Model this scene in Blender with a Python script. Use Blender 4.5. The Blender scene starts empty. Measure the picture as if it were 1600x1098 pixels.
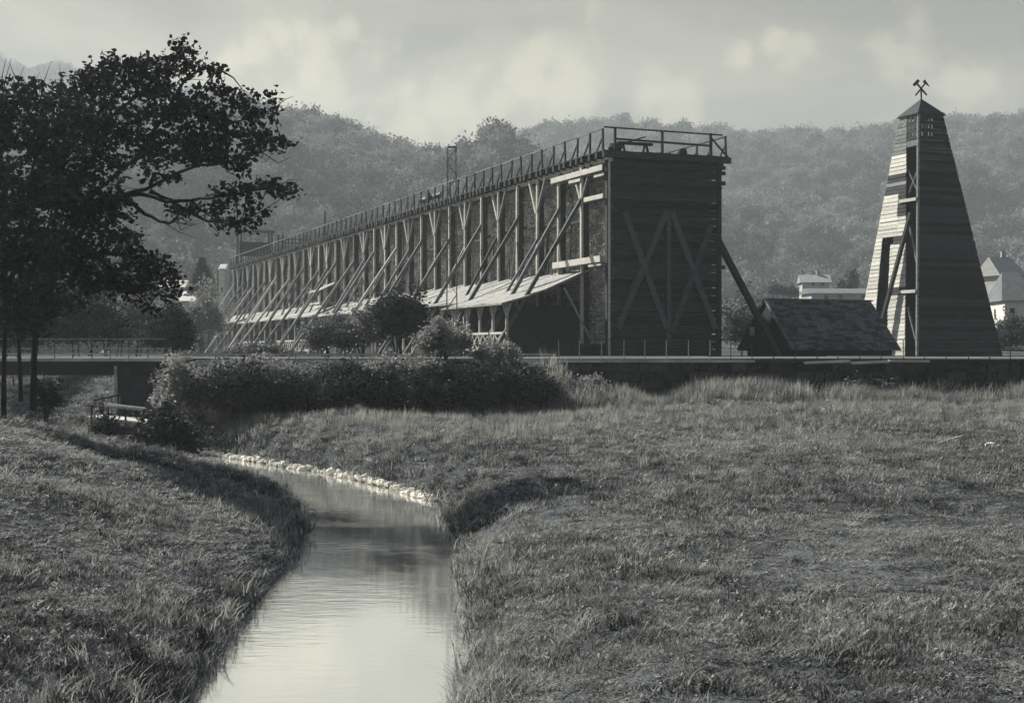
import bpy, math, random
import numpy as np
from mathutils import Vector, Matrix

random.seed(7)
rng = np.random.default_rng(7)
S = bpy.context.scene
COL = S.collection
F = 2200.0            # focal length in photo pixels (photo is 1600 wide)
HZ = 549.0            # horizon row of the photo


def P(px, py, Y):
    """Point at distance Y seen at photo pixel (px, py); camera at the origin."""
    return Vector(((px - 800.0) / F * Y, Y, (HZ - py) / F * Y))


# ---------------------------------------------------------------- camera, sky, sun
cam = bpy.data.cameras.new('camera')
cam.sensor_width = 36.0
cam.lens = 36.0 * F / 1600.0
cam.clip_start = 0.1
cam.clip_end = 6000.0
camo = bpy.data.objects.new('camera', cam)
COL.objects.link(camo)
camo.location = (0, 0, 0)
camo.rotation_euler = (math.radians(90), 0, 0)
S.camera = camo

SUN_EL = math.radians(37)
SUN_AZ = math.radians(-44)        # measured from +Y (straight ahead) towards +X; negative = left
sd = Vector((math.sin(SUN_AZ) * math.cos(SUN_EL), math.cos(SUN_AZ) * math.cos(SUN_EL), math.sin(SUN_EL)))
sun = bpy.data.lights.new('sun', 'SUN')
sun.energy = 5.0
sun.angle = math.radians(0.6)
sun.color = (1.0, 0.975, 0.89)
suno = bpy.data.objects.new('sun', sun)
COL.objects.link(suno)
suno.location = (-60, 60, 80)
suno.rotation_euler = (-sd).to_track_quat('-Z', 'Y').to_euler()

W = bpy.data.worlds.new('World')
S.world = W
W.use_nodes = True
wn, wl = W.node_tree.nodes, W.node_tree.links
wn.clear()


def wnode(t, **kw):
    n = wn.new(t)
    for k, v in kw.items():
        setattr(n, k, v)
    return n


def wmath(op, a, b=None, c=None, clamp=False):
    n = wnode('ShaderNodeMath', operation=op, use_clamp=clamp)
    for i, v in enumerate((a, b, c)):
        if v is None:
            continue
        if isinstance(v, (int, float)):
            n.inputs[i].default_value = v
        else:
            wl.new(v, n.inputs[i])
    return n.outputs[0]


sky = wnode('ShaderNodeTexSky', sky_type='NISHITA', sun_disc=False, sun_elevation=SUN_EL,
            sun_rotation=SUN_AZ, air_density=1.0, dust_density=1.6, ozone_density=1.0)
bw = wnode('ShaderNodeRGBToBW')
wl.new(sky.outputs[0], bw.inputs[0])
wtc = wnode('ShaderNodeTexCoord')
wsep = wnode('ShaderNodeSeparateXYZ')
wl.new(wtc.outputs['Generated'], wsep.inputs[0])
# cloud layer: noise over the sky directions
wmap = wnode('ShaderNodeMapping')
wmap.inputs['Scale'].default_value = (3.2, 3.2, 9.5)
wmap.inputs['Location'].default_value = (0.35, 0.2, 0.38)
wl.new(wtc.outputs['Generated'], wmap.inputs[0])
wno = wnode('ShaderNodeTexNoise', noise_dimensions='3D')
wno.inputs['Scale'].default_value = 1.5
wno.inputs['Detail'].default_value = 8
wno.inputs['Roughness'].default_value = 0.52
wno.inputs['Distortion'].default_value = 0.25
wl.new(wmap.outputs[0], wno.inputs['Vector'])
cl = wnode('ShaderNodeMapRange', interpolation_type='SMOOTHSTEP')
cl.inputs['From Min'].default_value = 0.42
cl.inputs['From Max'].default_value = 0.62
wl.new(wno.outputs['Fac'], cl.inputs['Value'])
# cumulus heads: soft puffs in a few directions, torn by the same noise
puff_sum = None
for (px, py, r) in ((438, 52, .016), (470, 46, .014), (545, 44, .015), (405, 78, .018), (500, 82, .028), (360, 92, .016), (590, 86, .022),
                    (845, 84, .018), (885, 96, .018), (820, 108, .022), (1160, 92, .013), (1205, 70, .014), (1240, 92, .016), (700, 150, .05), (480, 140, .045),
                    (900, 150, .035), (1420, 80, .03), (1520, 130, .03), (640, 205, .035), (1040, 165, .03)):
    d = P(px, py, 1.0).normalized()
    dn = wnode('ShaderNodeVectorMath', operation='DISTANCE')
    wl.new(wtc.outputs['Generated'], dn.inputs[0])
    dn.inputs[1].default_value = d
    q = wmath('DIVIDE', dn.outputs['Value'], r)
    q = wmath('SUBTRACT', 1.25, q)
    q = wmath('MAXIMUM', q, 0.0)
    puff_sum = q if puff_sum is None else wmath('MAXIMUM', puff_sum, q)
wno2 = wnode('ShaderNodeTexNoise', noise_dimensions='3D')
wno2.inputs['Scale'].default_value = 26
wno2.inputs['Detail'].default_value = 6
wno2.inputs['Roughness'].default_value = 0.6
wl.new(wtc.outputs['Generated'], wno2.inputs['Vector'])
pn = wmath('MULTIPLY_ADD', wno2.outputs['Fac'], 3.4, -1.75)
pf = wmath('ADD', puff_sum, pn)
pf2 = wnode('ShaderNodeMapRange', interpolation_type='SMOOTHSTEP')
pf2.inputs['From Min'].default_value = 0.22
pf2.inputs['From Max'].default_value = 1.15
wl.new(pf, pf2.inputs['Value'])
cloud = wmath('ADD', wmath('MULTIPLY', cl.outputs[0], 0.42), wmath('MULTIPLY', pf2.outputs[0], 0.55), clamp=True)
mixf = wnode('ShaderNodeMix', data_type='RGBA')
mixf.inputs[6].default_value = (1.0, 0.93, 0.73, 1)     # clear sky tint
mixf.inputs[7].default_value = (1.04, 0.96, 0.67, 1)     # cloud tint
wl.new(cloud, mixf.inputs[0])
lum = wmath('MULTIPLY_ADD', bw.outputs[0], 0.22, 2.28)
lum = wmath('MULTIPLY', lum, wmath('MULTIPLY_ADD', cloud, 0.82, 0.60))
# cream near the horizon, cooler towards the zenith as in any clear sky
zen = wnode('ShaderNodeMapRange', interpolation_type='SMOOTHSTEP')
zen.inputs['From Min'].default_value = 0.22
zen.inputs['From Max'].default_value = 0.75
wl.new(wsep.outputs['Z'], zen.inputs['Value'])
mixz = wnode('ShaderNodeMix', data_type='RGBA')
wl.new(zen.outputs[0], mixz.inputs[0])
wl.new(mixf.outputs[2], mixz.inputs[6])
mixz.inputs[7].default_value = (0.60, 0.92, 1.42, 1)
vm = wnode('ShaderNodeVectorMath', operation='SCALE')
wl.new(mixz.outputs[2], vm.inputs[0])
wl.new(lum, vm.inputs['Scale'])
bg = wnode('ShaderNodeBackground')
bg.inputs['Strength'].default_value = 0.05
wl.new(vm.outputs[0], bg.inputs['Color'])
wo = wnode('ShaderNodeOutputWorld')
wl.new(bg.outputs[0], wo.inputs[0])

S.view_settings.view_transform = 'Standard'
S.view_settings.look = 'None'
S.view_settings.gamma = 1.0
S.view_settings.exposure = 0.98
S.view_settings.use_curve_mapping = False
S.render.engine = 'CYCLES'
S.cycles.use_denoising = True
S.cycles.use_adaptive_sampling = True
S.cycles.adaptive_threshold = 0.02
S.cycles.max_bounces = 5
S.cycles.volume_bounces = 0
S.cycles.diffuse_bounces = 2
S.cycles.glossy_bounces = 3
S.cycles.transmission_bounces = 4


# ---------------------------------------------------------------- materials
def tone(a):
    """grey albedo with the print's tint: cool when dark, warm when light"""
    t = min(1.0, a / 0.45)
    lo, hi = (0.90, 0.99, 1.10), (1.05, 1.01, 0.90)
    return tuple(a * (lo[i] * (1 - t) + hi[i] * t) for i in range(3)) + (1.0,)


MATS = {}


def mat(name, a, b, scale=3.0, rough=0.85, bump=0.0, rand=0.0, stretch=(1, 1, 1), detail=6.0,
        spec=0.2, bscale=None, lo=0.3, hi=0.7, transl=0.0, scale2=None, amt2=0.0):
    m = bpy.data.materials.new(name)
    m.use_nodes = True
    nt = m.node_tree
    n, l = nt.nodes, nt.links
    pr = n['Principled BSDF']
    pr.inputs['Roughness'].default_value = rough
    pr.inputs['Specular IOR Level'].default_value = spec
    geo = n.new('ShaderNodeNewGeometry')
    mp = n.new('ShaderNodeMapping')
    mp.inputs['Scale'].default_value = stretch
    l.new(geo.outputs['Position'], mp.inputs[0])
    no = n.new('ShaderNodeTexNoise')
    no.inputs['Scale'].default_value = scale
    no.inputs['Detail'].default_value = detail
    no.inputs['Roughness'].default_value = 0.62
    l.new(mp.outputs[0], no.inputs['Vector'])
    fac = no.outputs['Fac']
    if scale2:
        no2 = n.new('ShaderNodeTexNoise')
        no2.inputs['Scale'].default_value = scale2
        no2.inputs['Detail'].default_value = 4
        l.new(mp.outputs[0], no2.inputs['Vector'])
        mx = n.new('ShaderNodeMath')
        mx.operation = 'MULTIPLY_ADD'
        l.new(no2.outputs['Fac'], mx.inputs[0])
        mx.inputs[1].default_value = amt2
        ad = n.new('ShaderNodeMath')
        ad.operation = 'SUBTRACT'
        l.new(fac, ad.inputs[0])
        ad.inputs[1].default_value = amt2 * 0.5
        l.new(ad.outputs[0], mx.inputs[2])
        fac = mx.outputs[0]
    if rand:
        oi = n.new('ShaderNodeObjectInfo')
        mr = n.new('ShaderNodeMath')
        mr.operation = 'MULTIPLY_ADD'
        l.new(oi.outputs['Random'], mr.inputs[0])
        mr.inputs[1].default_value = rand
        ad = n.new('ShaderNodeMath')
        ad.operation = 'SUBTRACT'
        l.new(fac, ad.inputs[0])
        ad.inputs[1].default_value = rand * 0.5
        l.new(ad.outputs[0], mr.inputs[2])
        fac = mr.outputs[0]
    cr = n.new('ShaderNodeValToRGB')
    cr.color_ramp.elements[0].position = lo
    cr.color_ramp.elements[1].position = hi
    cr.color_ramp.elements[0].color = tone(a)
    cr.color_ramp.elements[1].color = tone(b)
    l.new(fac, cr.inputs[0])
    l.new(cr.outputs[0], pr.inputs['Base Color'])
    if bump:
        bn = n.new('ShaderNodeTexNoise')
        bn.inputs['Scale'].default_value = bscale or scale * 3
        bn.inputs['Detail'].default_value = 5
        l.new(mp.outputs[0], bn.inputs['Vector'])
        bp = n.new('ShaderNodeBump')
        bp.inputs['Strength'].default_value = bump
        bp.inputs['Distance'].default_value = 0.1
        l.new(bn.outputs['Fac'], bp.inputs['Height'])
        l.new(bp.outputs[0], pr.inputs['Normal'])
    if transl:
        tr = n.new('ShaderNodeBsdfTranslucent')
        l.new(cr.outputs[0], tr.inputs['Color'])
        ms = n.new('ShaderNodeMixShader')
        ms.inputs[0].default_value = transl
        l.new(pr.outputs[0], ms.inputs[1])
        l.new(tr.outputs[0], ms.inputs[2])
        l.new(ms.outputs[0], n['Material Output'].inputs['Surface'])
    MATS[name] = m
    return m


m_wood_dark = mat('wood_dark', 0.016, 0.045, 2.0, stretch=(1, 1, 3), rand=0.25, bump=0.4)
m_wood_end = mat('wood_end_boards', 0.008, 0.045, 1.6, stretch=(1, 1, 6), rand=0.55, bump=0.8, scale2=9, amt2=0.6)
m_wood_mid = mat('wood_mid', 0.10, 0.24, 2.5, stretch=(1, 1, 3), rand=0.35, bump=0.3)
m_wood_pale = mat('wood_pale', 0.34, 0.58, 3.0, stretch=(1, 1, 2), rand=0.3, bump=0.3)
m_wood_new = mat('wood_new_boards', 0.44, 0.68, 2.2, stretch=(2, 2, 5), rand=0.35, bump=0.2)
m_wood_brace = mat('wood_brace', 0.05, 0.10, 2.0, stretch=(1, 1, 3), rand=0.25, bump=0.4)
m_wood_prop = mat('wood_prop', 0.045, 0.13, 2.5, stretch=(1, 1, 3), rand=0.5, bump=0.3)  # near props only: their shaded side is put into this dark colour
m_wood_black = mat('wood_tarred', 0.006, 0.012, 2.0)  # dark gantry boards; on the slot sheet the black is painted shade
m_plank_white = mat('plank_white', 0.45, 0.66, 3.0, bump=0.2)
m_brush = mat('brush_core', 0.10, 0.26, 5.0, bump=1.0, bscale=14)
m_twig = mat('blackthorn_twigs', 0.32, 0.74, 1.6, detail=8, scale2=9.0, amt2=0.5)
m_shingle = mat('roof_shingle_pale', 0.16, 0.44, 4.0, bump=0.7, bscale=18, scale2=16, amt2=0.5)
m_roof_dark = mat('roof_shingle_dark', 0.022, 0.14, 5.0, stretch=(1, 1, 1), rand=0.45, bump=0.8, scale2=11, amt2=0.6)
m_stone = mat('wall_stone', 0.015, 0.065, 2.2, rand=0.5, bump=0.8, bscale=9)
m_stone_pale = mat('stone_pale', 0.62, 0.85, 5.0, rand=0.3, bump=0.4)
m_coping = mat('coping_white', 0.26, 0.55, 1.4, bump=0.3)
m_concrete = mat('concrete_dark', 0.02, 0.05, 1.5, bump=0.3)
m_road = mat('road_dust', 0.09, 0.17, 0.9, bump=0.2, spec=0.0, rough=1.0)
m_soil = mat('meadow_soil', 0.03, 0.12, 0.35, spec=0.0, rough=1.0, bump=0.9, bscale=7.0, scale2=4.0, amt2=0.7)
m_grass = mat('grass_blades', 0.03, 0.33, 0.14, rand=0.55, transl=0.4, scale2=1.3, amt2=0.8, rough=0.7)
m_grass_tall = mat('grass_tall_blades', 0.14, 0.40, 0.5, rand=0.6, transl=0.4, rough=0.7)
m_weed = mat('weed_leaf', 0.07, 0.38, 0.6, rand=0.7, transl=0.3, rough=0.6)
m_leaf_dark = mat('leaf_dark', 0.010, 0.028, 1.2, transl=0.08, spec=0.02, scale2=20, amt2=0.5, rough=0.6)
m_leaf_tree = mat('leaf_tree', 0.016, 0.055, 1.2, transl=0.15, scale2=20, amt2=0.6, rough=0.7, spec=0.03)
m_leaf_mid = mat('leaf_mid', 0.016, 0.07, 1.4, transl=0.18, spec=0.05, scale2=14, amt2=0.6, rough=0.65)
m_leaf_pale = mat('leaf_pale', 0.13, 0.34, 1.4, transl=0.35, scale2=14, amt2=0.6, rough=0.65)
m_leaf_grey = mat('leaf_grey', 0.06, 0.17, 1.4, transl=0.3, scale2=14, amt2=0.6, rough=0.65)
m_forest = mat('forest_leaf', 0.05, 0.23, 0.014, transl=0.2, rand=0.35, scale2=0.25, amt2=0.35, lo=.36, hi=.64)
m_hill = mat('hill_ground', 0.05, 0.12, 0.03)
m_bark = mat('bark', 0.008, 0.025, 6.0, stretch=(1, 1, .3), bump=0.6)
m_iron = mat('iron_dark', 0.015, 0.03, 5.0, rough=0.6)
m_rail_pale = mat('rail_pale_paint', 0.24, 0.42, 4.0, rough=0.6)
m_plaster = mat('plaster', 0.26, 0.42, 0.8)
m_tile = mat('roof_tile', 0.07, 0.15, 1.5, bump=0.4, rand=0.2)
m_glass = mat('window_dark', 0.015, 0.03, 3.0, rough=0.2, spec=0.5)


def water_material():
    m = bpy.data.materials.new('stream_water')
    m.use_nodes = True
    n, l = m.node_tree.nodes, m.node_tree.links
    pr = n['Principled BSDF']
    pr.inputs['Base Color'].default_value = (0.93, 0.92, 0.87, 1)
    pr.inputs['Metallic'].default_value = 0.88
    pr.inputs['Roughness'].default_value = 0.06
    pr.inputs['IOR'].default_value = 1.6
    geo = n.new('ShaderNodeNewGeometry')
    mp = n.new('ShaderNodeMapping')
    mp.inputs['Scale'].default_value = (0.7, 2.2, 1)
    l.new(geo.outputs['Position'], mp.inputs[0])
    no = n.new('ShaderNodeTexNoise')
    no.inputs['Scale'].default_value = 2.6
    no.inputs['Detail'].default_value = 4
    no.inputs['Distortion'].default_value = 0.6
    l.new(mp.outputs[0], no.inputs['Vector'])
    no2 = n.new('ShaderNodeTexNoise')
    no2.inputs['Scale'].default_value = 0.35
    l.new(geo.outputs['Position'], no2.inputs['Vector'])
    mr = n.new('ShaderNodeMapRange')
    mr.inputs['From Min'].default_value = 0.45
    mr.inputs['From Max'].default_value = 0.65
    mr.inputs['To Min'].default_value = 0.03
    mr.inputs['To Max'].default_value = 0.12
    l.new(no2.outputs['Fac'], mr.inputs['Value'])
    bp = n.new('ShaderNodeBump')
    bp.inputs['Distance'].default_value = 0.05
    l.new(mr.outputs[0], bp.inputs['Strength'])
    l.new(no.outputs['Fac'], bp.inputs['Height'])
    l.new(bp.outputs[0], pr.inputs['Normal'])
    return m


m_water = water_material()


# ---------------------------------------------------------------- helpers
def tag(o, label=None, cat=None, group=None, kind=None):
    if label:
        o['label'] = label
    if cat:
        o['category'] = cat
    if group:
        o['group'] = group
    if kind:
        o['kind'] = kind
    return o


def attach(o, parent):
    if parent is not None:
        o.parent = parent
        o.matrix_parent_inverse = PW[parent.name].inverted()
    return o


PW = {}      # world matrices of parents


def link(o, M=None, parent=None):
    COL.objects.link(o)
    attach(o, parent)
    if M is not None:
        o.matrix_basis = M
    PW[o.name] = M.copy() if M is not None else Matrix.Identity(4)
    return o


def root(name, loc, label, cat, group=None):
    o = bpy.data.objects.new(name, None)
    o.empty_display_size = 0.3
    link(o, Matrix.Translation(loc))
    return tag(o, label, cat, group)


def mesh(name, v, f, m, smooth=False):
    me = bpy.data.meshes.new(name)
    v = np.asarray(v, dtype=np.float32)
    if isinstance(f, np.ndarray):
        k = f.shape[1]
        me.vertices.add(len(v))
        me.vertices.foreach_set('co', v.ravel())
        me.loops.add(f.size)
        me.loops.foreach_set('vertex_index', f.astype(np.int32).ravel())
        me.polygons.add(len(f))
        me.polygons.foreach_set('loop_start', np.arange(0, f.size, k, dtype=np.int32))
        me.update(calc_edges=True)
    else:
        me.from_pydata([tuple(map(float, p)) for p in v], [], f)
    if smooth:
        me.polygons.foreach_set('use_smooth', [True] * len(me.polygons))
    me.materials.append(m)
    return me


def mobj(name, v, f, m, parent=None, smooth=False, M=None):
    o = bpy.data.objects.new(name, mesh(name, v, f, m, smooth))
    return link(o, M, parent)


CUBE_V = [(x, y, z) for x in (-.5, .5) for y in (-.5, .5) for z in (-.5, .5)]
CUBE_F = [(0, 1, 3, 2), (4, 6, 7, 5), (0, 4, 5, 1), (2, 3, 7, 6), (0, 2, 6, 4), (1, 5, 7, 3)]
CUBES = {}


def cube_mesh(m):
    if m.name not in CUBES:
        CUBES[m.name] = mesh('block_' + m.name, CUBE_V, CUBE_F, m)
    return CUBES[m.name]


def frame(p0, p1, w, h, up=(0, 0, 1)):
    p0, p1 = Vector(p0), Vector(p1)
    x = p1 - p0
    L = x.length
    x.normalize()
    up = Vector(up)
    if abs(x.dot(up)) > 0.98:
        up = Vector((0, 1, 0)) if abs(x.y) < 0.9 else Vector((1, 0, 0))
    y = up.cross(x).normalized()
    z = x.cross(y).normalized()
    M = Matrix.Identity(4)
    for i in range(3):
        M[i][0] = x[i] * L
        M[i][1] = y[i] * w
        M[i][2] = z[i] * h
        M[i][3] = (p0[i] + p1[i]) * 0.5
    return M


def beam(name, p0, p1, w, h, m, parent=None, up=(0, 0, 1)):
    o = bpy.data.objects.new(name, cube_mesh(m))
    return link(o, frame(p0, p1, w, h, up), parent)


def tube(pts, radii, sides=7):
    """tapered tube along a polyline -> verts, faces (lists)"""
    v, f = [], []
    pts = [Vector(p) for p in pts]
    for i, p in enumerate(pts):
        d = (pts[min(i + 1, len(pts) - 1)] - pts[max(i - 1, 0)]).normalized()
        a = d.cross(Vector((0.3, 1, 0.1))).normalized()
        b = d.cross(a).normalized()
        for k in range(sides):
            t = 2 * math.pi * k / sides
            v.append(p + (a * math.cos(t) + b * math.sin(t)) * radii[i])
    for i in range(len(pts) - 1):
        for k in range(sides):
            a, b = i * sides + k, i * sides + (k + 1) % sides
            f.append((a, b, b + sides, a + sides))
    f.append(tuple(range(sides))[::-1])
    f.append(tuple(range((len(pts) - 1) * sides, len(pts) * sides)))
    return v, f


def tube_join(chunks):
    V, Fc = [], []
    for v, f in chunks:
        o = len(V)
        V += list(v)
        Fc += [tuple(i + o for i in q) for q in f]
    return V, Fc


def leaves(c, size, seed=0, droop=0.25, aspect=0.62):
    """folded rhombic leaves at centres c (n,3) -> verts, quads"""
    r = np.random.default_rng(seed)
    n = len(c)
    d = r.normal(size=(n, 3))
    d[:, 2] = d[:, 2] * 0.6 - droop
    d /= np.linalg.norm(d, axis=1, keepdims=True)
    up = r.normal(size=(n, 3))
    side = np.cross(d, up)
    side /= np.linalg.norm(side, axis=1, keepdims=True)
    nor = np.cross(side, d)
    s = (size * r.uniform(0.65, 1.35, n))[:, None]
    base = c - d * s * 0.5
    tip = c + d * s * 0.5
    fold = nor * s * 0.12
    a = c + side * s * aspect * 0.5 + fold - d * s * 0.08
    b = c - side * s * aspect * 0.5 + fold - d * s * 0.08
    v = np.stack([base, a, tip, b], axis=1).reshape(-1, 3)
    f = np.arange(n * 4, dtype=np.int32).reshape(-1, 4)
    return v, f


def smooth01(x):
    x = np.clip(x, 0, 1)
    return x * x * (3 - 2 * x)


# ---------------------------------------------------------------- terrain
LY = np.array([-60, 4, 16, 21.4, 25.8, 31.3, 36, 42, 48, 54, 61, 66, 75, 95, 130])
LX = np.array([-3.0, -3.2, -3.75, -4.05, -4.15, -4.55, -5.6, -9.2, -13.2, -17.3, -21.5, -24, -34, -72, -125])
RY = np.array([-60, 4, 16, 20, 26.6, 33, 37.3, 41, 46, 54, 58, 61, 66, 75, 95, 130])
RX = np.array([-0.5, -0.6, -0.65, -0.68, -1.0, -1.5, -1.95, -3.4, -5.9, -11.3, -14.6, -17.4, -19.3, -28, -64, -115])
WATER = -4.0


def seg_dist(X, Y, px, py):
    d = np.full(X.shape, 1e9)
    for i in range(len(px) - 1):
        ax, ay, bx, by = px[i], py[i], px[i + 1], py[i + 1]
        L2 = (bx - ax) ** 2 + (by - ay) ** 2
        t = np.clip(((X - ax) * (bx - ax) + (Y - ay) * (by - ay)) / L2, 0, 1)
        d = np.minimum(d, np.hypot(X - ax - t * (bx - ax), Y - ay - t * (by - ay)))
    return d


def vnoise(X, Y, s, seed=0):
    """cheap smooth value noise"""
    r = np.random.default_rng(seed)
    T = r.random((64, 64))
    x, y = X * s, Y * s
    xi, yi = np.floor(x).astype(int), np.floor(y).astype(int)
    fx, fy = smooth01(x - xi), smooth01(y - yi)
    g = lambda a, b: T[a % 64, b % 64]
    return (g(xi, yi) * (1 - fx) * (1 - fy) + g(xi + 1, yi) * fx * (1 - fy) + g(xi, yi + 1) * (1 - fx) * fy + g(xi + 1, yi + 1) * fx * fy) - 0.5


def height(X, Y):
    X = np.asarray(X, float)
    Y = np.asarray(Y, float)
    xl, xr = np.interp(Y, LY, LX), np.interp(Y, RY, RX)
    dl, dr = seg_dist(X, Y, LX, LY), seg_dist(X, Y, RX, RY)
    rough = vnoise(X, Y, 0.35, 1) * 0.22 + vnoise(X, Y, 1.1, 2) * 0.10 + vnoise(X, Y, 0.12, 3) * 0.22
    # right bank and meadow
    zm = -3.05 + (0.52 + 0.33 * smooth01((X - 0) / 9)) * smooth01((Y - 12) / 46)
    zr = WATER - 0.1 + (zm - WATER + 0.1) * (1 - np.exp(-dr / 0.75)) + rough * np.clip(dr / 2, 0, 1)
    # left bank
    zl = WATER - 0.1 + 0.6 * (1 - np.exp(-dl / 0.3)) + 3.2 * (1 - np.exp(-dl / 9.0)) + rough * np.clip(dl / 2, 0, 1)
    z = np.where(X > xr, zr, zl)
    inside = (X >= xl) & (X <= xr)
    z = np.where(inside, WATER - 0.5 * np.clip(np.minimum(dl, dr) / 0.6, 0.1, 1), z)
    # embankment of the road
    emb = smooth01((Y - 57.2) / 3.0)
    emb_wall = smooth01((Y - 60.25) / 0.3)
    onwall = smooth01((X - 1.6) / 1.2)
    k = emb * (1 - onwall) + emb_wall * onwall
    k = np.where((X < -10) & (X > -31), k * smooth01((X + 15.0) / 1.4), k)      # the bridge opening
    bank = smooth01((Y - 62) / 6)
    dd = np.where(X > xr, dr, dl)
    zb_ = WATER - 0.1 + 3.75 * (1 - np.exp(-dd / 3.2))
    z = np.where(inside, z, z * (1 - bank) + zb_ * bank)
    behind = smooth01((Y - 68) / 4)
    plain = -0.36 + rough * 0.2 * behind
    z = z * (1 - k) + plain * k
    # plain behind the road on the left beyond the stream
    far = smooth01((Y - 95) / 20)
    z = np.where(Y > 95, z * (1 - far) + (-0.36) * far, z)
    rise = smooth01((X - 14) / 26) * np.clip(Y - 102, 0, 400) * 0.05
    z = z + rise
    z = np.where(Y > 480, z * 1.0, z)
    return z


def spaced(parts):
    a = []
    for lo, hi, st in parts:
        a.append(np.arange(lo, hi, st))
    a.append([parts[-1][1]])
    return np.concatenate(a)


xs = spaced([(-2600, -300, 230), (-300, -60, 12), (-60, -28, 1.5), (-28, 20, 0.33), (20, 50, 1.0), (50, 320, 12), (320, 2600, 230)])
ys = spaced([(-300, 0, 30), (0, 8, 1), (8, 70, 0.33), (70, 130, 1.5), (130, 500, 12), (500, 3200, 220)])
GX, GY = np.meshgrid(xs, ys)
GZ = height(GX, GY)
nx, ny = len(xs), len(ys)
idx = np.arange(nx * ny).reshape(ny, nx)
quads = np.stack([idx[:-1, :-1], idx[:-1, 1:], idx[1:, 1:], idx[1:, :-1]], -1).reshape(-1, 4)
g = mobj('ground', np.stack([GX, GY, GZ], -1).reshape(-1, 3), quads, m_soil, smooth=True)
tag(g, 'grassy meadow and stream banks reaching to the hills', kind='structure')

# stream surface
wv = [(-60, -60, WATER), (8, -60, WATER), (8, 130, WATER), (-60, 130, WATER)]
wo_ = mobj('stream', wv, [(0, 1, 2, 3)], m_water)
tag(wo_, 'bright narrow stream winding through the meadow', kind='structure')


# hills: height fields with a wooded ridge each
def hill(name, label, ridge, D, D0, back, zb, seed):
    rp = np.array(ridge, float)
    X = np.linspace((rp[0, 0] - 800) / F * D, (rp[-1, 0] - 800) / F * D, 110)
    rz = np.interp(X, (rp[:, 0] - 800) / F * D, (HZ - rp[:, 1]) / F * D)
    Yr = np.concatenate([np.linspace(D0, D, 40), np.linspace(D, back, 12)[1:]])
    XX, YY = np.meshgrid(X, Yr)
    t = np.clip((YY - D0) / (D - D0), 0, 1)
    b = np.clip((YY - D) / (back - D), 0, 1)
    prof = t ** 1.3 * (1 - 0.8 * smooth01(b))
    lump = (vnoise(XX, YY, 0.012, seed) + 0.5 * vnoise(XX, YY, 0.03, seed + 1)) * (rz[None, :] - zb) * 0.16 * np.sin(np.clip(t, 0, 1) * math.pi)
    ZZ = zb + (rz[None, :] - zb) * prof + lump
    n0, n1 = XX.shape
    ii = np.arange(n0 * n1).reshape(n0, n1)
    q = np.stack([ii[:-1, :-1], ii[:-1, 1:], ii[1:, 1:], ii[1:, :-1]], -1).reshape(-1, 4)
    o = mobj(name, np.stack([XX, YY, ZZ], -1).reshape(-1, 3), q, m_hill, smooth=True)
    tag(o, label, kind='structure')
    return XX, YY, ZZ


def lowered(pts, d):
    return [(x, y + d) for x, y in pts]


HILLS = [
    hill('hills', 'wooded hill falling towards the valley behind the long tower',
         lowered([(-900, 330), (-400, 290), (0, 215), (140, 180), (300, 158), (380, 158), (430, 176), (520, 192), (600, 222), (665, 240), (720, 270), (800, 310), (900, 370), (960, 430)], 23),
         480, 235, 640, -2, 11),
    hill('hills', 'low wooded rise behind the long tower',
         lowered([(560, 420), (600, 345), (640, 275), (680, 238), (720, 230), (780, 216), (810, 222), (840, 252), (900, 300), (1000, 400)], 25),
         430, 250, 520, -2, 21),
    hill('hills', 'long wooded ridge across the right background',
         lowered([(300, 330), (500, 300), (660, 262), (790, 213), (860, 196), (930, 190), (1000, 192), (1060, 198), (1120, 205), (1200, 208), (1300, 205), (1390, 199), (1440, 190), (1480, 184), (1600, 181), (2000, 172), (2600, 170)], 23),
         780, 330, 1000, 4, 31),
    hill('hills', 'faint distant ridge at the upper left',
         lowered([(-900, 60), (-400, 70), (0, 92), (140, 105), (330, 150), (430, 190), (520, 240), (660, 330)], 22),
         1050, 700, 1250, 4, 41),
]


# ---------------------------------------------------------------- instanced stuff (grass, woods)
def variants(name, meshes):
    c = bpy.data.collections.new(name)
    for i, me in enumerate(meshes):
        c.objects.link(bpy.data.objects.new('%s_%02d' % (name, i), me))
    return c


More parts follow.
